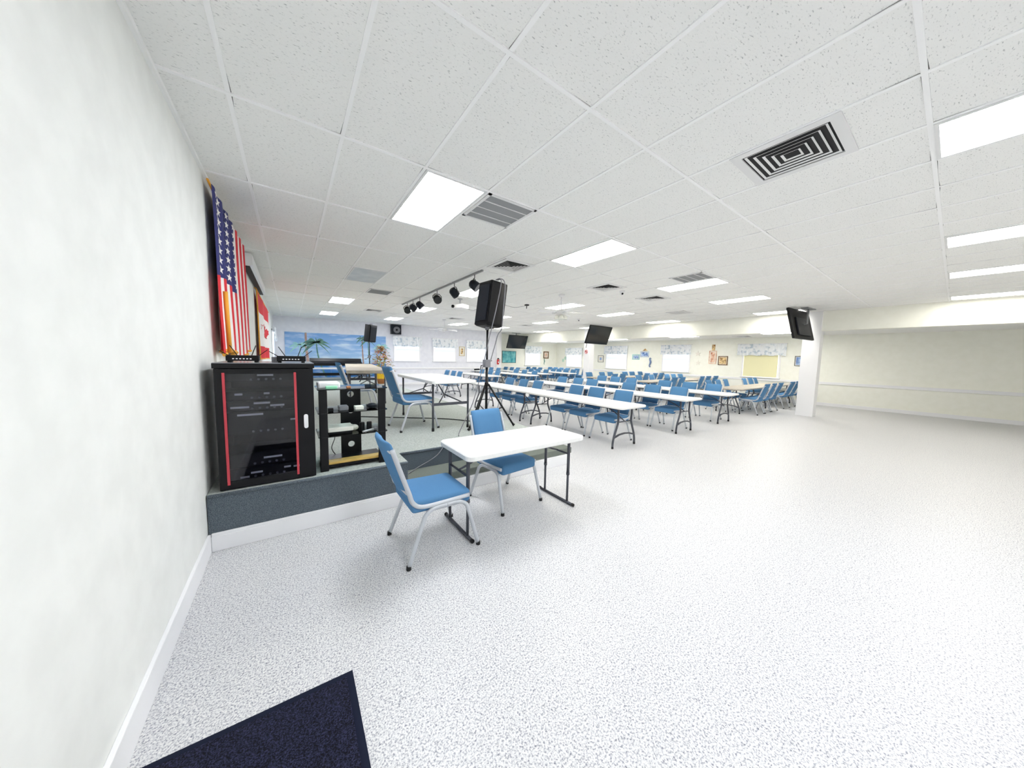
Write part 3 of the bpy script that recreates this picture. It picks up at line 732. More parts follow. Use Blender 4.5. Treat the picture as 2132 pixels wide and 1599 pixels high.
def stage_table(name, label, x, y, rz, L_, W_, top, th=0.05):
    t = thing(name, label, 'table', (x, y, ZS), rz)
    tabletop(L_, W_, 0.775, th, 0.05, top, t)
    for e in (-1, 1):
        yy = e * (L_ / 2 - 0.17)
        for s in (-1, 1):
            xx = s * (W_ / 2 - 0.07)
            lg = MB().tube([(xx, yy, 0.73), (xx, yy, 0.0)], 0.0165, 8).build('leg', M['leg'], t)
            MB().lathe([(0.02, 0), (0.02, 0.04), (0.0175, 0.05)], 10, xx, yy).build('foot_cap', M['cap'], lg)
        xx = W_ / 2 - 0.07
        MB().box(-xx, xx, yy - 0.012, yy + 0.012, 0.385, 0.425).build('crossbar', M['leg'], t)
        mb = MB(); hub = (0, yy - e * 0.27, 0.52)
        mb.tube([(0, yy - e * 0.62, 0.72), hub], 0.011, 6).tube([hub, (-xx * 0.7, yy, 0.41)], 0.010, 6).tube([hub, (xx * 0.7, yy, 0.41)], 0.010, 6)
        mb.build('brace', M['leg'], t)
    return t
stage_table('folding_table', 'white folding table on the stage edge beside the speaker stand', 1.045, 1.33, 0.0, 1.85, 0.72, M['ptop'])
stage_table('folding_table', 'tan folding table on the stage, its end behind the glass shelf rack', 0.58, 4.83, -0.12, 2.5, 0.86, M['btop'], 0.07)
stage_table('folding_table', 'tan folding table on the stage, farther one of the pair', 0.89, 7.36, -0.12, 2.5, 0.86, M['btop'], 0.07)

# black low piano at the back of the stage
t = thing('keyboard_piano', 'black electric piano standing before the mural', 'piano', (0.62, 11.25, ZS), 0.0)
mb = MB(); prof = [(-0.35, 0.62), (-0.35, 0.72), (-0.05, 0.80), (0.02, 0.92), (0.30, 0.92), (0.30, 0.62)]
mb.prism([(y, z) for y, z in prof], -0.95, 0.95, M=Matrix(((0, 0, 1, 0), (1, 0, 0, 0), (0, 1, 0, 0), (0, 0, 0, 1))))
mb.build('body', M['blackm'], t)
for s in (-1, 1):
    MB().box(s * 0.90 - 0.03, s * 0.90 + 0.03, -0.33, -0.26, 0, 0.62).box(s * 0.90 - 0.03, s * 0.90 + 0.03, 0.2, 0.28, 0, 0.62).box(s * 0.90 - 0.03, s * 0.90 + 0.03, -0.35, 0.30, 0, 0.05).build('leg', M['blackm'], t)
MB().box(-0.90, 0.90, 0.21, 0.25, 0.18, 0.30).build('stretcher', M['blackm'], t)
MB().box(-0.72, 0.72, -0.352, -0.20, 0.715, 0.735).build('keyboard_lid', M['grille'], t)

# ------------------------------------------------------------------ speakers on stands
def stand(x, y, label, rz, pole_top, angs):
    t = thing('speaker_stand', label, 'stand', (x, y, ZS), rz)
    MB().tube([(0, 0, 0.10), (0, 0, 0.98)], 0.021, 10).build('lower_tube', M['blackm'], t)
    MB().tube([(0, 0, 0.90), (0, 0, pole_top)], 0.0165, 10).build('pole', M['blackm'], t)
    bx = MB().box(-0.055, 0.05, -0.04, 0.045, 0.965, 1.09, 0.008).tube([(0.04, 0, 1.07), (0.09, 0, 1.075)], 0.013, 6).build('winch_box', M['graycase'], t)
    MB().tube([(-0.05, 0.02, 1.0), (-0.075, 0.05, 0.995), (-0.085, 0.06, 0.93), (-0.15, 0.10, 0.925)], 0.008, 6).tube([(-0.10, 0.07, 0.93), (-0.17, 0.115, 0.925)], 0.013, 8).build('crank', M['black'], bx)
    MB().lathe([(0.03, 0.66), (0.033, 0.67), (0.033, 0.71), (0.026, 0.72)], 12).build('upper_collar', M['black'], t)
    MB().lathe([(0.026, 0.21), (0.03, 0.22), (0.03, 0.25), (0.024, 0.26)], 12).build('lower_collar', M['black'], t)
    for a in angs:
        dx, dy = math.cos(a), math.sin(a)
        lg = MB().tube([(0.03 * dx, 0.03 * dy, 0.69), (0.46 * dx, 0.46 * dy, 0.012)], 0.0155, 8).build('leg', M['blackm'], t)
        MB().tube([(0.445 * dx, 0.445 * dy, 0.035), (0.47 * dx, 0.47 * dy, 0.018)], 0.021, 8).build('rubber_foot', M['cap'], lg)
        MB().tube([(0.025 * dx, 0.025 * dy, 0.235), (0.27 * dx, 0.27 * dy, 0.31)], 0.009, 6).build('brace', M['blackm'], t)
    return t
def speaker(x, y, z, rz, label):
    t = thing('loudspeaker', label, 'speaker', (x, y, z), rz)
    t.rotation_euler = (0, math.radians(8), rz)
    H = 0.70
    # plan: local +x is the front (wide), back narrower
    plan = [(0.15, -0.205), (0.15, 0.205), (0.02, 0.205), (-0.15, 0.17), (-0.15, -0.17), (0.02, -0.205)]
    mb = MB(); bm = mb.bm
    lv = [(0.0, 0.80), (0.02, 0.95), (0.05, 1.0), (H - 0.02, 1.0), (H, 0.95)]
    rings = [[bm.verts.new((x_ * k, y_ * k, z_)) for x_, y_ in plan] for z_, k in lv]
    for a, b_ in zip(rings, rings[1:]):
        for k in range(6): bm.faces.new((a[k], a[(k + 1) % 6], b_[(k + 1) % 6], b_[k]))
    bm.faces.new(rings[0]); bm.faces.new(rings[-1])
    es = [e for e in bm.edges if abs(e.verts[0].co.z - e.verts[1].co.z) > 0.3]
    bmesh.ops.bevel(bm, geom=es, offset=0.015, segments=2, affect='EDGES')
    mb.build('cabinet', M['black'], t)
    MB().box(0.146, 0.16, -0.185, 0.185, 0.05, H - 0.05, 0.006).build('front_grille', M['grille'], t)
    MB().box(-0.166, -0.148, -0.14, 0.14, 0.07, H - 0.06, 0.008).build('back_panel', M['grille'], t)
    MB().tube([(0.0, -0.06, H - 0.005), (0.0, -0.06, H + 0.022), (0.0, 0.06, H + 0.022), (0.0, 0.06, H - 0.005)], 0.011, 8).build('handle', M['black'], t)
    MB().lathe([(0.032, -0.05), (0.032, 0.0), (0.05, 0.012)], 14).build('pole_socket', M['graycase'], t)
    return t
SX, SY = 1.65, 0.53
stand(SX, SY, 'black tripod stand on the stage edge under the large speaker', 0, 1.60, (math.radians(-35), math.radians(85), math.radians(205)))
speaker(SX, SY, 2.075, math.radians(6), 'large black loudspeaker high on the tripod by the front table')
stand(1.70, 10.1, 'black tripod stand with winch before the mural', 0, 1.62, (math.radians(-35), math.radians(85), math.radians(205)))
speaker(1.70, 10.1, 2.09, math.radians(-50), 'smaller looking black loudspeaker on the stand before the mural')
def cable(name, pts, r, label, m_='black', n=5):
    o = MB().tube(smoothpath(pts, n), r, 6).build(name, M[m_]); tag(o, label, 'cable'); return o
cable('speaker_cable', [(1.74, 0.44, 2.815), (1.745, 0.32, 2.81), (1.735, 0.285, 2.70), (1.66, 0.28, 2.36), (1.60, 0.28, 2.12), (1.57, 0.33, 1.9), (1.51, 0.40, 1.48), (1.38, 0.45, 0.93), (1.24, 0.42, 0.67), (1.06, 0.30, 0.475), (0.95, 0.1, 0.472)], 0.0075, 'gray cable hanging from the large speaker past the winch', 'graycase')
cable('speaker_cable', [(1.77, 0.44, 2.815), (1.785, 0.32, 2.81), (1.80, 0.265, 2.70), (1.775, 0.26, 2.36), (1.75, 0.26, 2.05), (1.745, 0.36, 1.95), (1.72, 0.42, 1.75), (1.70, 0.49, 1.55)], 0.0075, 'gray cable from the large speaker looped onto the winch box', 'graycase')
cable('floor_cable', [(-0.1, 2.35, 0.47), (0.3, 2.05, 0.47), (0.75, 1.72, 0.47), (1.1, 1.48, 0.47), (1.45, 1.12, 0.47), (1.62, 0.72, 0.47), (1.45, 0.35, 0.47), (1.3, 0.38, 0.47), (1.4, 0.55, 0.47), (1.72, 0.42, 0.47)], 0.008, 'black cable lying across the gray stage floor')
cable('step_cable', [(0.62, -0.15, 0.472), (0.56, -0.262, 0.45), (0.45, -0.29, 0.36), (0.22, -0.31, 0.27), (0.06, -0.42, 0.256)], 0.0055, 'thin cable hanging over the dark stage riser', 'graycase')

# ------------------------------------------------------------------ equipment cabinet
CX0, CX1, CY0, CY1 = -1.46, -0.80, -0.52, 0.08
t = thing('equipment_cabinet', 'tall black equipment cabinet with smoked glass door and red stripes', 'cabinet', (0, 0, 0))
mb = MB()
mb.box(CX0, CX0 + 0.03, CY0, CY1, ZS, 1.46).box(CX1 - 0.03, CX1, CY0, CY1, ZS, 1.46).box(CX0 + 0.03, CX1 - 0.03, CY1 - 0.02, CY1, ZS, 1.46).box(CX0 + 0.03, CX1 - 0.03, CY0 + 0.02, CY1 - 0.02, ZS, 0.50)
mb.build('carcass', M['blackm'], t)
MB().box(CX0 - 0.01, CX1 + 0.01, CY0 - 0.02, CY1 + 0.01, 1.46, 1.50, 0.003).build('top_panel', M['blackm'], t)
MB().box(CX0 - 0.008, CX1 + 0.008, CY0 - 0.016, CY1 + 0.006, 1.4995, 1.505).build('top_sheen_sheet', M['graysheen'], t)  # reflected light on the black top, put into a lighter gray sheet
dr = MB()
y0, y1 = CY0 - 0.022, CY0
dr.box(CX0, CX0 + 0.045, y0, y1, ZS + 0.01, 1.455).box(CX1 - 0.125, CX1, y0, y1, ZS + 0.01, 1.455).box(CX0 + 0.045, CX1 - 0.125, y0, y1, 1.415, 1.455).box(CX0 + 0.045, CX1 - 0.125, y0, y1, ZS + 0.01, 0.53)
dr = dr.build('door', M['blackm'], t)
MB().box(CX0 + 0.045, CX1 - 0.125, y0 + 0.006, y0 + 0.012, 0.53, 1.415).build('glass_pane', M['glassdark'], dr)
for xx in (CX0 + 0.047, CX1 - 0.145):
    MB().box(xx - 0.0, xx + 0.018, y0 - 0.006, y0, 0.505, 1.425, 0.002).build('red_stripe', M['red'], dr)
MB().prism(rrect(-0.016, 0.016, -0.062, 0.062, 0.0155), 0, 0.02, M=Matrix.Translation((CX1 - 0.065, y0, 0.985)) @ Matrix.Rotation(PI / 2, 4, 'X')).build('handle', M['white'], dr)
def rack_unit(z0, z1, label, strips, m_='black'):
    t = thing('rack_unit', label, 'audio unit', (-1.14, CY0 + 0.05, z0), 0, 'units inside the equipment cabinet')
    MB().box(-0.285, 0.235, 0, 0.38, 0, z1 - z0 - 0.006, 0.004).build('chassis', M[m_], t)
    for (x0, x1, zz) in strips:
        MB().box(x0, x1, -0.003, 0.0, zz - 0.008, zz + 0.008).build('label_strip', M['white'], t)
    for k in range(5):
        MB().lathe([(0.010, 0), (0.009, 0.014)], 10, M=Matrix.Translation((-0.1 + 0.05 * k, 0, 0.02)) @ Matrix.Rotation(PI / 2, 4, 'X')).build('knob', M['graycase'], t)
rack_unit(1.345, 1.42, 'black unit at the top of the equipment cabinet', [(-0.06, 0.05, 0.055)])
rack_unit(1.19, 1.27, 'black unit with two short pale labels in the cabinet', [(-0.21, -0.16, 0.05), (-0.02, 0.02, 0.052)])
rack_unit(1.10, 1.185, 'black unit with long pale labels in the cabinet middle', [(-0.09, 0.02, 0.06), (-0.24, -0.12, 0.03), (0.02, 0.12, 0.035)])
rack_unit(0.90, 1.095, 'tall black unit with one pale label in the cabinet', [(-0.2, -0.03, 0.165), (0.16, 0.21, 0.10)])
rack_unit(0.62, 0.74, 'black unit with a wide pale label low in the cabinet', [(-0.04, 0.09, 0.06)])
rack_unit(0.51, 0.61, 'black unit at the bottom of the equipment cabinet', [(-0.2, -0.14, 0.02), (-0.13, -0.05, 0.05), (0.1, 0.15, 0.06), (0.17, 0.22, 0.055)])
def receiver(x, y, rz, label):
    t = thing('wireless_receiver', label, 'receiver', (x, y, 1.507), rz, 'wireless receivers on the cabinet')
    MB().box(-0.105, 0.105, -0.07, 0.07, 0.012, 0.058, 0.003).build('case', M['black'], t)
    for sx in (-0.085, 0.085):
        MB().box(sx - 0.012, sx + 0.012, -0.06, 0.06, 0, 0.013).build('foot', M['cap'], t)
    for k in range(6):
        MB().box(-0.065 + 0.022 * k, -0.053 + 0.022 * k, -0.0715, -0.07, 0.026, 0.034).build('display', M['white'], t)
    for k, (x0, dx, dy, dz) in enumerate(((-0.085, -0.075, -0.02, 0.05), (-0.04, -0.055, 0.03, 0.095), (0.045, 0.035, 0.0, 0.10), (0.085, 0.075, 0.0, 0.065))):
        MB().tube([(x0, 0.06, 0.045), (x0 + dx, 0.06 + dy, 0.045 + dz)], 0.0032, 6).build('antenna', M['black'], t)
receiver(-1.285, -0.42, 0.0, 'black wireless receiver with antennas, left one on the cabinet')
receiver(-0.955, -0.42, 0.0, 'black wireless receiver with a white tag, right one on the cabinet')
o = MB().box(-1.10, -1.045, -0.40, -0.32, 1.507, 1.555, 0.004).build('power_adapter', M['graycase']); tag(o, 'small gray adapter between the two receivers', 'adapter')

# ------------------------------------------------------------------ glass shelf rack
t = thing('glass_shelf_rack', 'black media rack with glass shelves beside the cabinet', 'shelf', (0, 0, 0))
RX0, RX1, RY0, RY1 = -0.77, -0.145, -0.48, -0.06
for xx in (RX0 + 0.045, RX1 - 0.055):
    MB().box(xx - 0.035, xx + 0.035, RY0 + 0.01, RY0 + 0.04, ZS, 1.245, 0.005).build('front_post', M['blackm'], t)
mb = MB()
px = (RX0 + RX1) / 2 + 0.02
ring = 28
# back column with round holes: plate pieces around each hole
def plate_with_hole(mb, cx, z0, z1, hw, r, y0, y1):
    cz = (z0 + z1) / 2; bm = mb.bm
    def sq(a):
        c, s_ = math.cos(a), math.sin(a); k = min(hw / abs(c) if abs(c) > 1e-6 else 9, ((z1 - z0) / 2) / abs(s_) if abs(s_) > 1e-6 else 9)
        return (cx + c * k, cz + s_ * k)
    an = sorted([2 * PI * k / ring for k in range(ring)] + [math.atan2(sz * (z1 - z0) / 2, sx * hw) % (2 * PI) for sx in (1, -1) for sz in (1, -1)])
    an = [a for i, a in enumerate(an) if i == 0 or a - an[i - 1] > 1e-4]
    V = []
    for a in an:
        ox, oz = sq(a); ix, iz = cx + r * math.cos(a), cz + r * math.sin(a)
        V.append([bm.verts.new((ox, y0, oz)), bm.verts.new((ix, y0, iz)), bm.verts.new((ox, y1, oz)), bm.verts.new((ix, y1, iz))])
    for i in range(len(V)):
        a, b_ = V[i], V[(i + 1) % len(V)]
        bm.faces.new((a[0], b_[0], b_[1], a[1])); bm.faces.new((a[2], a[3], b_[3], b_[2]))
        bm.faces.new((a[1], b_[1], b_[3], a[3])); bm.faces.new((a[0], a[2], b_[2], b_[0]))
for z0, z1 in ((0.50, 0.70), (0.70, 0.885), (0.885, 1.07), (1.07, 1.245)):
    plate_with_hole(mb, px, z0, z1, 0.10, 0.033, RY1 - 0.02, RY1)
mb.build('back_column', M['blackm'], t)
def shelfglass(z, d0=RY0):
    MB().prism(rrect(RX0, RX1, d0, RY1 + 0.02, 0.03), z - 0.008, z).build('glass_shelf', M['glass'], t)
shelfglass(1.257, RY0 - 0.02); shelfglass(1.03); shelfglass(0.80)
MB().box(RX0 + 0.03, RX1 - 0.03, RY0 + 0.05, RY1, ZS + 0.02, ZS + 0.045).build('base_shelf', M['blackm'], t)
o = MB().box(-0.69, -0.20, -0.475 + 0.05, -0.375 + 0.05, ZS + 0.046, ZS + 0.072, 0.004).build('wooden_plank', M['wood']); tag(o, 'yellow wooden plank on the bottom of the shelf rack', 'plank')
o = MB().box(-0.76, -0.57, -0.40, -0.20, 1.258, 1.315, 0.015).build('storage_box', M['white']); tag(o, 'white plastic box on the top glass shelf', 'box')
o = MB().box(-0.70, -0.60, -0.46, -0.415, 1.258, 1.285, 0.008).build('tape_dispenser', mat('mint_plastic', rgb(150, 220, 180), 0.4)); tag(o, 'mint green packet lying on the top glass shelf', 'packet')
o = MB().box(-0.52, -0.48, -0.44, -0.40, 1.258, 1.278, 0.006).build('small_box', M['clay']); tag(o, 'tiny brown item on the top glass shelf', 'item')
o = MB().box(-0.68, -0.635, -0.42, -0.37, 1.031, 1.065, 0.006).build('charger', M['black']); tag(o, 'small black charger left on the upper inner shelf', 'charger')
o = MB().box(-0.585, -0.50, -0.40, -0.28, 1.031, 1.075, 0.01).build('storage_box', M['graycase']); tag(o, 'gray flat box in the middle of the upper inner shelf', 'box')
o = MB().box(-0.44, -0.36, -0.40, -0.30, 1.031, 1.062, 0.003).build('paper_stack', M['paper']); tag(o, 'white paper stack on the upper inner shelf', 'papers')
o = MB().sphere((-0.27, -0.34, 1.057), 0.05, (1.1, 1, 0.55)).build('fabric_pouch', M['grille']); tag(o, 'dark cloth pouch at the right of the upper inner shelf', 'pouch')
for i, xx in enumerate((-0.375, -0.305)):
    o = MB().lathe([(0.024, 0.801), (0.026, 0.805), (0.026, 0.882), (0.022, 0.89)], 16, xx, -0.36).build('black_can', M['black'])
    tag(o, 'black can on the lower inner shelf, %s of two' % ('left' if i == 0 else 'right'), 'can', 'black cans on the shelf')
t = thing('white_router', 'pale box with black underside on the lower inner shelf', 'device', (-0.60, -0.30, 0.801))
MB().box(-0.085, 0.14, -0.1, 0.1, 0.02, 0.065, 0.008).build('case', M['paper'], t); MB().box(-0.075, 0.13, -0.09, 0.09, 0.0, 0.021).build('base', M['black'], t)
o = MB().sphere((-0.44, -0.30, 0.832), 0.035, (1.2, 1, 0.85)).build('plastic_bag', M['paper']); tag(o, 'crumpled clear bag on the lower inner shelf', 'bag')
t = thing('microphone', 'silver microphone lying before the black cans', 'microphone', (-0.30, -0.43, 0.815), 0.5)
MB().tube([(-0.10, 0, 0), (0.03, 0, 0)], [0.010, 0.014], 8).build('handle', M['silver'], t); MB().sphere((0.05, 0, 0.004), 0.021).build('head', M['graycase'], t)
cable('rack_cable', [(-0.62, -0.12, 0.83), (-0.60, -0.10, 0.70), (-0.63, -0.08, 0.58), (-0.58, -0.06, 0.475)], 0.004, 'thin black cable dangling behind the glass shelves')

# ------------------------------------------------------------------ flags
def flag_mesh(Y0, Y1, z_top, z_bot, colour, nu=64, nv=48, X=-1.47, amp=0.035, waves=6.0, ph=0.0, slant=0.0):
    bm = bmesh.new(); V = []
    for j in range(nv + 1):
        v = j / nv; row = []
        for i in range(nu + 1):
            u = i / nu
            zt, zb = z_top(u), z_bot(u)
            z = zt + (zb - zt) * v
            x = X + slant * u + amp * (0.35 + 0.65 * v) * math.sin(u * waves * 2 * PI / 2 + ph + 0.8 * v)
            y = Y0 + (Y1 - Y0) * u + 0.02 * math.sin(v * 7 + u * 5)
            row.append(bm.verts.new((x, y, z)))
        V.append(row)
    for j in range(nv):
        for i in range(nu):
            f = bm.faces.new((V[j][i], V[j][i + 1], V[j + 1][i + 1], V[j + 1][i])); f.smooth = True
            f.material_index = colour((i + 0.5) / nu, (j + 0.5) / nv)
    return bm, V
def to_obj(bm, name, mats, parent):
    me = bpy.data.meshes.new(name); bm.to_mesh(me); bm.free()
    for m_ in mats: me.materials.append(m_)
    o = bpy.data.objects.new(name, me); C.objects.link(o); o.parent = parent; return o
t = thing('wall_flag', 'striped flag with white stars on blue hanging on the left wall', 'flag', (0, 0, 0))
Y0, Y1 = 0.02, 1.98
def us(u, v):
    if u < 0.54 and v < 0.52: return 2
    return 0 if int(u * 13) % 2 == 0 else 1
bm, V = flag_mesh(Y0, Y1, lambda u: 3.06 - 0.02 * u, lambda u: 1.56 + 0.05 * math.sin(u * 8) - (0.0 if u < 0.9 else 0.0), us, 78, 50, -1.485, 0.030, 13.0, 0.0, 0.04)
# stars follow the cloth
def surf(u, v):
    i, j = u * 78, v * 50; a, b_ = int(min(i, 77)), int(min(j, 49)); fu, fv = i - a, j - b_
    p = (V[b_][a].co * (1 - fu) + V[b_][a + 1].co * fu) * (1 - fv) + (V[b_ + 1][a].co * (1 - fu) + V[b_ + 1][a + 1].co * fu) * fv
    return p + Vector((0.004, 0, 0))
for a in range(6):
    for b_ in range(8):
        cu, cv = 0.045 + a * 0.088, 0.035 + b_ * 0.062
        ring_ = []
        for k in range(10):
            r_ = 0.019 if k % 2 == 0 else 0.008; an = PI / 2 + k * PI / 5
            ring_.append(bm.verts.new(surf(cu + r_ * math.cos(an) * 1.25, cv - r_ * math.sin(an) * 1.6 if cv - r_ * math.sin(an) * 1.6 > 0 else 0.001)))
        cc = bm.verts.new(surf(cu, cv))
        for k in range(10):
            f = bm.faces.new((cc, ring_[k], ring_[(k + 1) % 10])); f.material_index = 1
edge = [V[50][i].co.copy() for i in range(0, 79, 2)]
left = [V[j][0].co.copy() for j in range(0, 51, 2)]
to_obj(bm, 'flag_cloth', [M['flagred'], M['flagwhite'], M['flagblue']], t)
MB().tube(edge, 0.016, 6).build('gold_fringe', M['gold'], t)
MB().tube([(-1.50, Y0 - 0.05, 3.07), (-1.50, Y1 + 0.02, 3.05)], 0.010, 6).build('hanging_rod', M['gold'], t)
MB().tube([(-1.44, 0.10, 2.15), (-1.435, 0.14, 1.58)], 0.018, 8).build('tassel', M['gold'], t)

t = thing('wall_flag', 'red and white maple leaf flag hanging below the wall unit', 'flag', (0, 0, 0))
def ca(u, v): return 1 if 0.27 < v < 0.80 else 0
bm, V = flag_mesh(4.55, 6.15, lambda u: 2.88 - 0.30 * u, lambda u: 1.44, ca, 48, 44, -1.50, 0.022, 5.0, 1.0, 0.12)
def surf2(u, v):
    i, j = u * 48, v * 44; a, b_ = int(min(i, 47)), int(min(j, 43)); fu, fv = i - a, j - b_
    p = (V[b_][a].co * (1 - fu) + V[b_][a + 1].co * fu) * (1 - fv) + (V[b_ + 1][a].co * (1 - fu) + V[b_ + 1][a + 1].co * fu) * fv
    return p + Vector((0.005, 0, 0))
leaf = [(0, 1), (.18, .62), (.38, .72), (.3, .3), (.62, .58), (.68, .42), (.98, .46), (.88, .2), (1, .08), (.5, -.32), (.56, -.5), (.06, -.42), (.06, -.9), (-.06, -.9), (-.06, -.42), (-.56, -.5), (-.5, -.32), (-1, .08), (-.88, .2), (-.98, .46), (-.68, .42), (-.62, .58), (-.3, .3), (-.38, .72), (-.18, .62)]
cc = bm.verts.new(surf2(0.55, 0.53)); rr = [bm.verts.new(surf2(0.55 + 0.28 * x, 0.53 - 0.19 * y)) for x, y in leaf]
for k in range(len(rr)):
    f = bm.faces.new((cc, rr[k], rr[(k + 1) % len(rr)])); f.material_index = 0
fr = [V[j][0].co.copy() for j in range(0, 45, 2)]; fb = [V[44][i].co.copy() for i in range(0, 49, 2)]
to_obj(bm, 'flag_cloth', [M['flagred'], M['flagwhite']], t)
MB().tube(fr, 0.012, 6).tube(fb, 0.012, 6).build('gold_fringe', M['gold'], t)
MB().tube([(-1.53, 4.5, 2.89), (-1.50, 4.5, 2.89), (-1.385, 6.2, 2.58), (-1.53, 6.2, 2.58)], 0.009, 6).build('hanging_rod', M['gold'], t)

# screen housing near the ceiling
t = thing('screen_housing', 'long white housing with dark underside high on the left wall', 'screen housing', (XL + 0.002, 0, 0))
a0, a1 = 2.60, 5.65
mb = MB(); mb.prism([(0.0, 2.93), (0.10, 2.93), (0.135, 2.955), (0.135, 3.10), (0.12, 3.12), (0.0, 3.12)], a0, a1, M=Matrix(((1, 0, 0, 0), (0, 0, 1, 0), (0, 1, 0, 0), (0, 0, 0, 1))))
mb.build('casing', M['white'], t)
MB().box(0.012, 0.10, a0 + 0.03, a1 - 0.03, 2.918, 2.932).build('slot', M['black'], t)

# ------------------------------------------------------------------ back wall items
t = thing('mural_panel', 'blue beach mural with palm trees on the back wall', 'mural', (0, YB, 0))
MB().box(-1.15, 0.57, -0.03, -0.002, ZS, 2.49).box(0.575, 3.04, -0.03, -0.002, ZS, 2.50).build('painted_board', M['mural'], t)
def palm(cx, z0, cz, R_, m_, nfr=8, trunkw=0.035, tm='trunk', lean=0.15):
    mb = MB()
    for k in range(nfr):
        a = PI * (-0.15 + 1.3 * k / (nfr - 1)); pts = []
        for i in range(7):
            q = i / 6
            pts.append((cx + R_ * q * math.cos(a), cz + R_ * q * math.sin(a) * 0.8 - R_ * 0.55 * q * q))
        W_ = [R_ * 0.13 * math.sin(PI * min(0.98, 0.12 + 0.88 * i / 6)) for i in range(7)]
        bm = mb.bm; A, B_ = [], []
        for (x_, z_), w_ in zip(pts, W_):
            A.append(bm.verts.new((x_ - w_ * 0.4, -0.034, z_ + w_ * 0.5))); B_.append(bm.verts.new((x_ + w_ * 0.2, -0.034, z_ - w_ * 0.9)))
        for i in range(6): bm.faces.new((A[i], A[i + 1], B_[i + 1], B_[i]))
    mb.build('painted_palm_crown', M[m_], t)
    mb = MB(); n = 8
    A = [mb.bm.verts.new((cx + lean * ((1 - i / n) ** 2 - 0) - trunkw * (1.2 - 0.5 * i / n), -0.033, z0 + (cz - z0) * i / n)) for i in range(n + 1)]
    B_ = [mb.bm.verts.new((cx + lean * ((1 - i / n) ** 2 - 0) + trunkw * (1.2 - 0.5 * i / n), -0.033, z0 + (cz - z0) * i / n)) for i in range(n + 1)]
    for i in range(n): mb.bm.faces.new((A[i], A[i + 1], B_[i + 1], B_[i]))
    mb.build('painted_palm_trunk', M[tm], t)
palm(0.02, 0.5, 2.08, 0.62, 'palm', 9, 0.03, 'palm', 0.35)
palm(-0.62, 0.9, 1.95, 0.42, 'palmf', 7, 0.02, 'palmf', 0.1)
palm(-0.38, 0.5, 2.48, 0.05, 'palm', 4, 0.055, 'trunk', 0.12)
palm(1.93, 0.5, 2.36, 0.30, 'palm', 6, 0.03, 'trunk', 0.1)
palm(2.2, 0.5, 2.30, 0.42, 'palm', 6, 0.02, 'palm', 0.15)
palm(2.85, 0.5, 2.0, 0.45, 'palmf', 7, 0.02, 'palmf', 0.1)

t = thing('wall_speaker', 'square gray wall speaker above the window next to the mural', 'speaker', (3.52, YB, 2.88), 0)
MB().box(-0.25, 0.25, -0.22, -0.002, -0.24, 0.24, 0.01).build('cabinet', M['grille'], t)
RM = Matrix.Translation((0.02, -0.22, -0.02)) @ Matrix.Rotation(PI / 2, 4, 'X')
MB().lathe([(0.17, 0.0), (0.165, 0.012), (0.13, 0.006), (0.06, -0.0)], 24, M=RM).build('woofer', M['graycase'], t)
MB().lathe([(0.05, 0.0), (0.045, 0.02)], 14, M=RM).build('dust_cap', M['black'], t)

def picture(n, cx, z0, z1, w_, wall, label, frame_m, art, mat_w=0.03, fw_=0.03, inner=None):
    if wall == 'back': loc, rz = (cx, YB, 0), 0
    elif wall == 'rec': loc, rz = (cx, YB2, 0), 0
    else: loc, rz = (XR, cx, 0), -PI / 2
    t = thing('framed_picture', label, 'picture', loc, rz)
    h = w_ / 2
    mb = MB()
    mb.box(-h, h, -0.03, -0.002, z0, z0 + fw_, 0.004).box(-h, h, -0.03, -0.002, z1 - fw_, z1, 0.004).box(-h, -h + fw_, -0.03, -0.002, z0 + fw_, z1 - fw_, 0.004).box(h - fw_, h, -0.03, -0.002, z0 + fw_, z1 - fw_, 0.004)
    mb.build('picture_frame', M[frame_m], t)
    MB().box(-h + fw_, h - fw_, -0.012, -0.003, z0 + fw_, z1 - fw_).build('mount', M['paper'], t)
    if mat_w < h - fw_:
        a = mat_w
        MB().box(-h + fw_ + a, h - fw_ - a, -0.015, -0.012, z0 + fw_ + a, z1 - fw_ - a).build('print', M[art], t)
    return t
M['goldframe'] = mat('pale_gold_frame', rgb(206, 190, 150), 0.4, 0.3)
M['thinframe'] = mat('dark_thin_frame', rgb(58, 66, 70), 0.5)
picture(1, 7.33, 1.60, 2.15, 0.36, 'back', 'tall pale framed shell picture between the two windows', 'goldframe', 'art2', 0.08)
picture(2, 11.35, 1.20, 2.02, 1.16, 'rec', 'large teal picture under the left television', 'thinframe', 'art1', 0.0, 0.025)
picture(3, 14.72, 1.55, 2.08, 0.52, 'rec', 'brown framed picture right of the corner window', 'woodframe', 'art4', 0.07, 0.08)
picture(4, 9.70, 1.40, 1.84, 0.44, 'far', 'small gray framed picture right of the white column', 'thinframe', 'art3', 0.12, 0.02)
picture(5, 7.12, 1.62, 1.92, 0.46, 'far', 'small teal fish picture, left of the pair', 'art1', 'art3', 0.03, 0.03)
picture(6, 6.57, 1.77, 2.10, 0.52, 'far', 'small blue fish picture, right of the pair', 'art3', 'art3', 0.03, 0.02)
picture(7, 2.97, 1.49, 2.12, 0.33, 'far', 'tall rose framed lighthouse picture', 'art4', 'art4', 0.04, 0.03)
picture(8, 2.52, 1.44, 1.87, 0.40, 'far', 'square sand colored shell picture beside the lighthouse picture', 'woodframe', 'art2', 0.02, 0.035)
picture(9, -0.35, 1.50, 1.90, 0.55, 'far', 'beach picture cut off at the right picture edge', 'thinframe', 'art3', 0.02, 0.02)
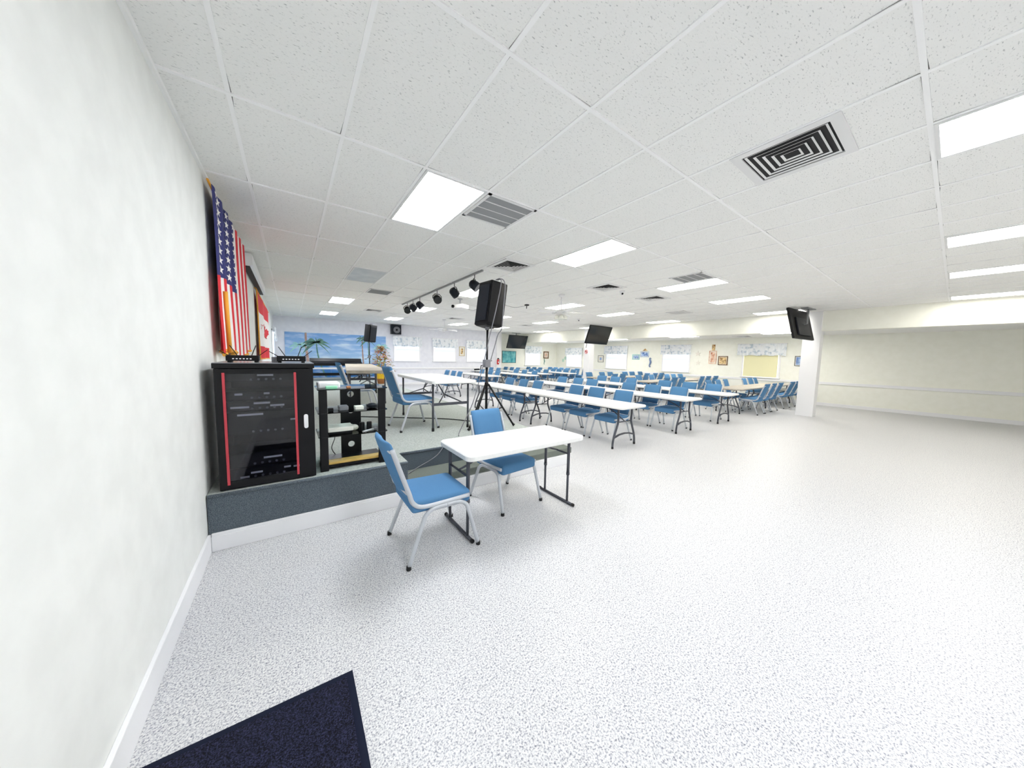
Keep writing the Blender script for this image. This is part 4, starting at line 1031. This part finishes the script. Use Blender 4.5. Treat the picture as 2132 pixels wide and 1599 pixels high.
o = MB().prism([(0.16, 0), (0, 0.14), (-0.16, 0)], 0, 0.02, M=Matrix.Translation((XR - 0.001, 6.55, 2.13)) @ Matrix.Rotation(-PI / 2, 4, 'Z') @ Matrix.Rotation(PI / 2, 4, 'X')).build('shell_ornament', M['art2']); tag(o, 'small tan shell ornament above the blue fish picture', 'ornament')
o = MB().box(XR - 0.03, XR - 0.002, 2.89, 3.03, 2.14, 2.42, 0.01).build('lantern_ornament', M['art2']); tag(o, 'small tan lighthouse ornament above the lighthouse picture', 'ornament')
def seahorse(loc, rz, s, label, m_):
    pts = [(0.05, 0, 0.95), (0.12, 0, 0.9), (0.02, 0, 0.97), (-0.05, 0, 0.88), (0.0, 0, 0.72), (0.06, 0, 0.55), (0.02, 0, 0.35), (-0.06, 0, 0.18), (-0.02, 0, 0.03), (0.07, 0, 0.05), (0.05, 0, 0.13)]
    rr_ = [0.03, 0.02, 0.06, 0.08, 0.10, 0.12, 0.10, 0.06, 0.045, 0.035, 0.025]
    mb = MB(); P2 = smoothpath([(p[0] * s, -0.03, p[2] * s) for p in pts[2:]], 3)
    R2 = []
    base = rr_[2:]
    for i in range(len(P2)):
        q = i / (len(P2) - 1) * (len(base) - 1); a = int(min(q, len(base) - 2)); R2.append((base[a] * (1 - (q - a)) + base[a + 1] * (q - a)) * s * 0.8)
    mb.tube(P2, R2, 8); mb.tube([(0.0, -0.03, 0.93 * s), (0.16 * s, -0.03, 0.88 * s)], [0.04 * s, 0.018 * s], 6)
    o = mb.build('seahorse_ornament', M[m_], None, loc, (0, 0, rz)); tag(o, label, 'ornament')
M['seagreen'] = mat('green_metal', rgb(110, 150, 140), 0.5, 0.2); M['seablue'] = mat('blue_metal', rgb(110, 130, 170), 0.5, 0.2); M['seapale'] = mat('pale_metal', rgb(190, 222, 208), 0.5)
seahorse((14.55, YB2, 1.12), 0, 0.42, 'green seahorse ornament below the brown framed picture', 'seagreen')
seahorse((XR, 6.2, 1.20), -PI / 2, 0.55, 'blue seahorse ornament right of the fish pictures', 'seablue')
for (y, z, lb) in ((13.2, 1.45, 'pale green sea ornament beside the corner, lower one'), (12.98, 1.62, 'pale green sea ornament beside the corner, upper one')):
    o = MB().prism([(0.09, -0.12), (0.1, 0.1), (-0.02, 0.13), (-0.1, 0.02), (-0.06, -0.13)], 0, 0.02, M=Matrix.Translation((XR - 0.001, y, z)) @ Matrix.Rotation(-PI / 2, 4, 'Z') @ Matrix.Rotation(PI / 2, 4, 'X')).build('sea_ornament', M['seapale']); tag(o, lb, 'ornament')
def star_orn(y, z, r_, label):
    p = [(r_ * (1 if k % 2 == 0 else 0.42) * math.cos(PI / 2 + k * PI / 5), r_ * (1 if k % 2 == 0 else 0.42) * math.sin(PI / 2 + k * PI / 5)) for k in range(10)]
    o = MB().prism(p, 0, 0.02, M=Matrix.Translation((XR - 0.001, y, z)) @ Matrix.Rotation(-PI / 2, 4, 'Z') @ Matrix.Rotation(PI / 2, 4, 'X')).build('starfish_ornament', M['paper']); tag(o, label, 'ornament')
star_orn(3.66, 1.98, 0.15, 'white starfish ornament, upper one left of the lighthouse picture')
star_orn(3.62, 1.52, 0.13, 'white starfish ornament, lower one left of the lighthouse picture')

# fire extinguisher with sign
t = thing('fire_extinguisher', 'red fire extinguisher hanging on the white pilaster', 'fire extinguisher', (XP + 0.02, YB - 0.10, 1.12))
M['extred'] = mat('extinguisher_red', rgb(206, 40, 44), 0.3)
MB().lathe([(0.04, 0.0), (0.072, 0.02), (0.075, 0.25), (0.05, 0.31), (0.022, 0.33)], 16, 0, -0.08).build('cylinder', M['extred'], t)
MB().box(-0.04, 0.05, -0.10, -0.06, 0.33, 0.40, 0.006).build('valve', M['black'], t)
MB().tube(smoothpath([(0.03, -0.10, 0.36), (0.11, -0.11, 0.30), (0.10, -0.11, 0.10)], 4), 0.012, 6).build('hose', M['black'], t)
MB().box(-0.05, 0.05, -0.162, -0.154, 0.10, 0.18).build('data_label', M['white'], t)
o = MB().box(XP - 0.02, XP + 0.09, YB - 0.112, YB - 0.101, 1.66, 1.90, 0.002).build('wall_sign', M['white']); tag(o, 'small white sign above the fire extinguisher', 'sign')
# no smoking sign on the column (left face towards the stage)
t = thing('no_smoking_sign', 'round red no smoking sign on the white column', 'sign', (XS - 0.05, 7.47, 1.97), -PI / 2)
MB().box(-0.12, 0.12, -0.008, -0.001, -0.14, 0.14).build('plate', M['white'], t)
Q = Matrix.Translation((0, -0.012, 0)) @ Matrix.Rotation(PI / 2, 4, 'X')
MB().tube([Q @ Vector((0.085 * math.cos(2 * PI * k / 24), 0.085 * math.sin(2 * PI * k / 24), 0)) for k in range(24)], 0.013, 6, closed=True).tube([Q @ Vector((-0.06, 0.06, 0)), Q @ Vector((0.06, -0.06, 0))], 0.011, 6).build('red_ring', M['extred'], t)
MB().box(-0.05, 0.045, -0.012, -0.008, -0.012, 0.008).build('cigarette_symbol', M['black'], t)

# televisions
def tv(cx, cy_, cz, rz, W_, H_, tilt, label):
    t = thing('television', label, 'television', (cx, cy_, cz), rz)
    R = Matrix.Rotation(math.radians(tilt), 4, 'X')
    MB().box(-W_ / 2, W_ / 2, -0.005, 0.05, -H_ / 2, H_ / 2, 0.008, M=R).build('casing', M['black'], t)
    MB().box(-W_ / 2 + 0.02, W_ / 2 - 0.02, -0.009, -0.004, -H_ / 2 + 0.03, H_ / 2 - 0.02, M=R).build('screen', M['screen'], t)
    MB().box(-W_ * 0.3, W_ * 0.3, 0.045, 0.085, -H_ * 0.38, H_ * 0.2, 0.01, M=R).build('back_cover', M['grille'], t)
    MB().tube([(0, 0.05, 0.0), (0, 0.16, 0.02), (0, 0.16, ZC - cz)], 0.025, 8).box(-0.3, 0.3, 0.08, 0.24, ZC - cz - 0.025, ZC - cz - 0.001).build('ceiling_bracket', M['slat'], t)
    return t
tv(10.95, 12.45, 2.565, 0.0, 1.48, 0.87, 20, 'large television hanging from the ceiling above the teal picture')
tv(10.78, 5.80, 2.70, 0.0, 1.55, 0.86, 20, 'large tilted television hanging before the middle white column')
tv(10.97, -1.20, 2.70, PI - math.radians(4), 1.50, 0.86, 13, 'television seen from behind at the right picture edge')
cable('tv_cable', [(10.15, 5.97, 2.34), (10.17, 5.99, 2.22), (10.15, 6.0, 2.1)], 0.012, 'short cable dangling below the middle television')

# potted plant on stage
t = thing('potted_plant', 'large rust and green leafy plant in a yellow wrapped pot', 'plant', (1.90, 8.95, ZS))
MB().lathe([(0.13, 0.0), (0.17, 0.18), (0.185, 0.27), (0.19, 0.28), (0.15, 0.27)], 20).build('pot', M['clay'], t)
mb = MB(); n = 40; rg = []
for (r_, z, am) in ((0.188, 0.20, 0.012), (0.20, 0.30, 0.012), (0.215, 0.40, 0.02)):
    rg.append([mb.bm.verts.new(((r_ + am * math.sin(k * 5.3)) * math.cos(2 * PI * k / n), (r_ + am * math.sin(k * 5.3)) * math.sin(2 * PI * k / n), z + am * math.sin(k * 2.9))) for k in range(n)])
for a, b_ in zip(rg, rg[1:]):
    for k in range(n): mb.bm.faces.new((a[k], a[(k + 1) % n], b_[(k + 1) % n], b_[k]))
mb.build('foil_wrap', M['yellow'], t)
mb = MB()
for k in range(5):
    a = k * 1.3; mb.tube([(0.03 * math.cos(a), 0.03 * math.sin(a), 0.25), (0.1 * math.cos(a), 0.1 * math.sin(a), 0.7), (0.16 * math.cos(a + .3), 0.16 * math.sin(a + .3), 1.05)], 0.012, 6)
mb.build('stems', M['leaf1'], t)
mb = MB()
for k in range(420):
    z = random.uniform(0.42, 1.42); f_ = (z - 0.42) / 1.0
    rad = (0.46 * (1 - f_) ** 0.75 + 0.04) * random.uniform(0.35, 1.0); a = random.uniform(0, 2 * PI)
    p = Vector((rad * math.cos(a), rad * math.sin(a), z))
    d = Vector((math.cos(a + random.uniform(-.5, .5)), math.sin(a + random.uniform(-.5, .5)), random.uniform(-0.3, 0.7))).normalized()
    sd = d.cross(Vector((0, 0, 1))).normalized(); ln = random.uniform(0.10, 0.2); wd = ln * 0.26
    mb.mi = 0 if random.random() < 0.45 else 1
    v = [p, p + d * ln * 0.5 + sd * wd, p + d * ln - Vector((0, 0, 0.02)), p + d * ln * 0.5 - sd * wd]
    q = [mb.bm.verts.new(c) for c in v]; f = mb.bm.faces.new(q); f.material_index = mb.mi
o = mb.build('foliage', [M['leaf1'], M['leaf2']], t); o['kind'] = 'stuff'

# entrance mat
t = thing('door_mat', 'dark navy floor mat in the bottom left corner', 'mat', (0, 0, 0))
c = [(-0.755, -2.25), (-1.50, -2.215), (-1.50, -3.90), (-0.76, -3.90)]
MB().prism([(x, y) for x, y in c], 0.0005, 0.006).build('rubber_border', M['matedge'], t)
cx = sum(x for x, y in c) / 4; cyy = sum(y for x, y in c) / 4
MB().prism([(x + (0.03 if x < cx else -0.03), y + (0.03 if y < cyy else -0.03)) for x, y in c], 0.006, 0.012).build('pile', M['mat'], t)
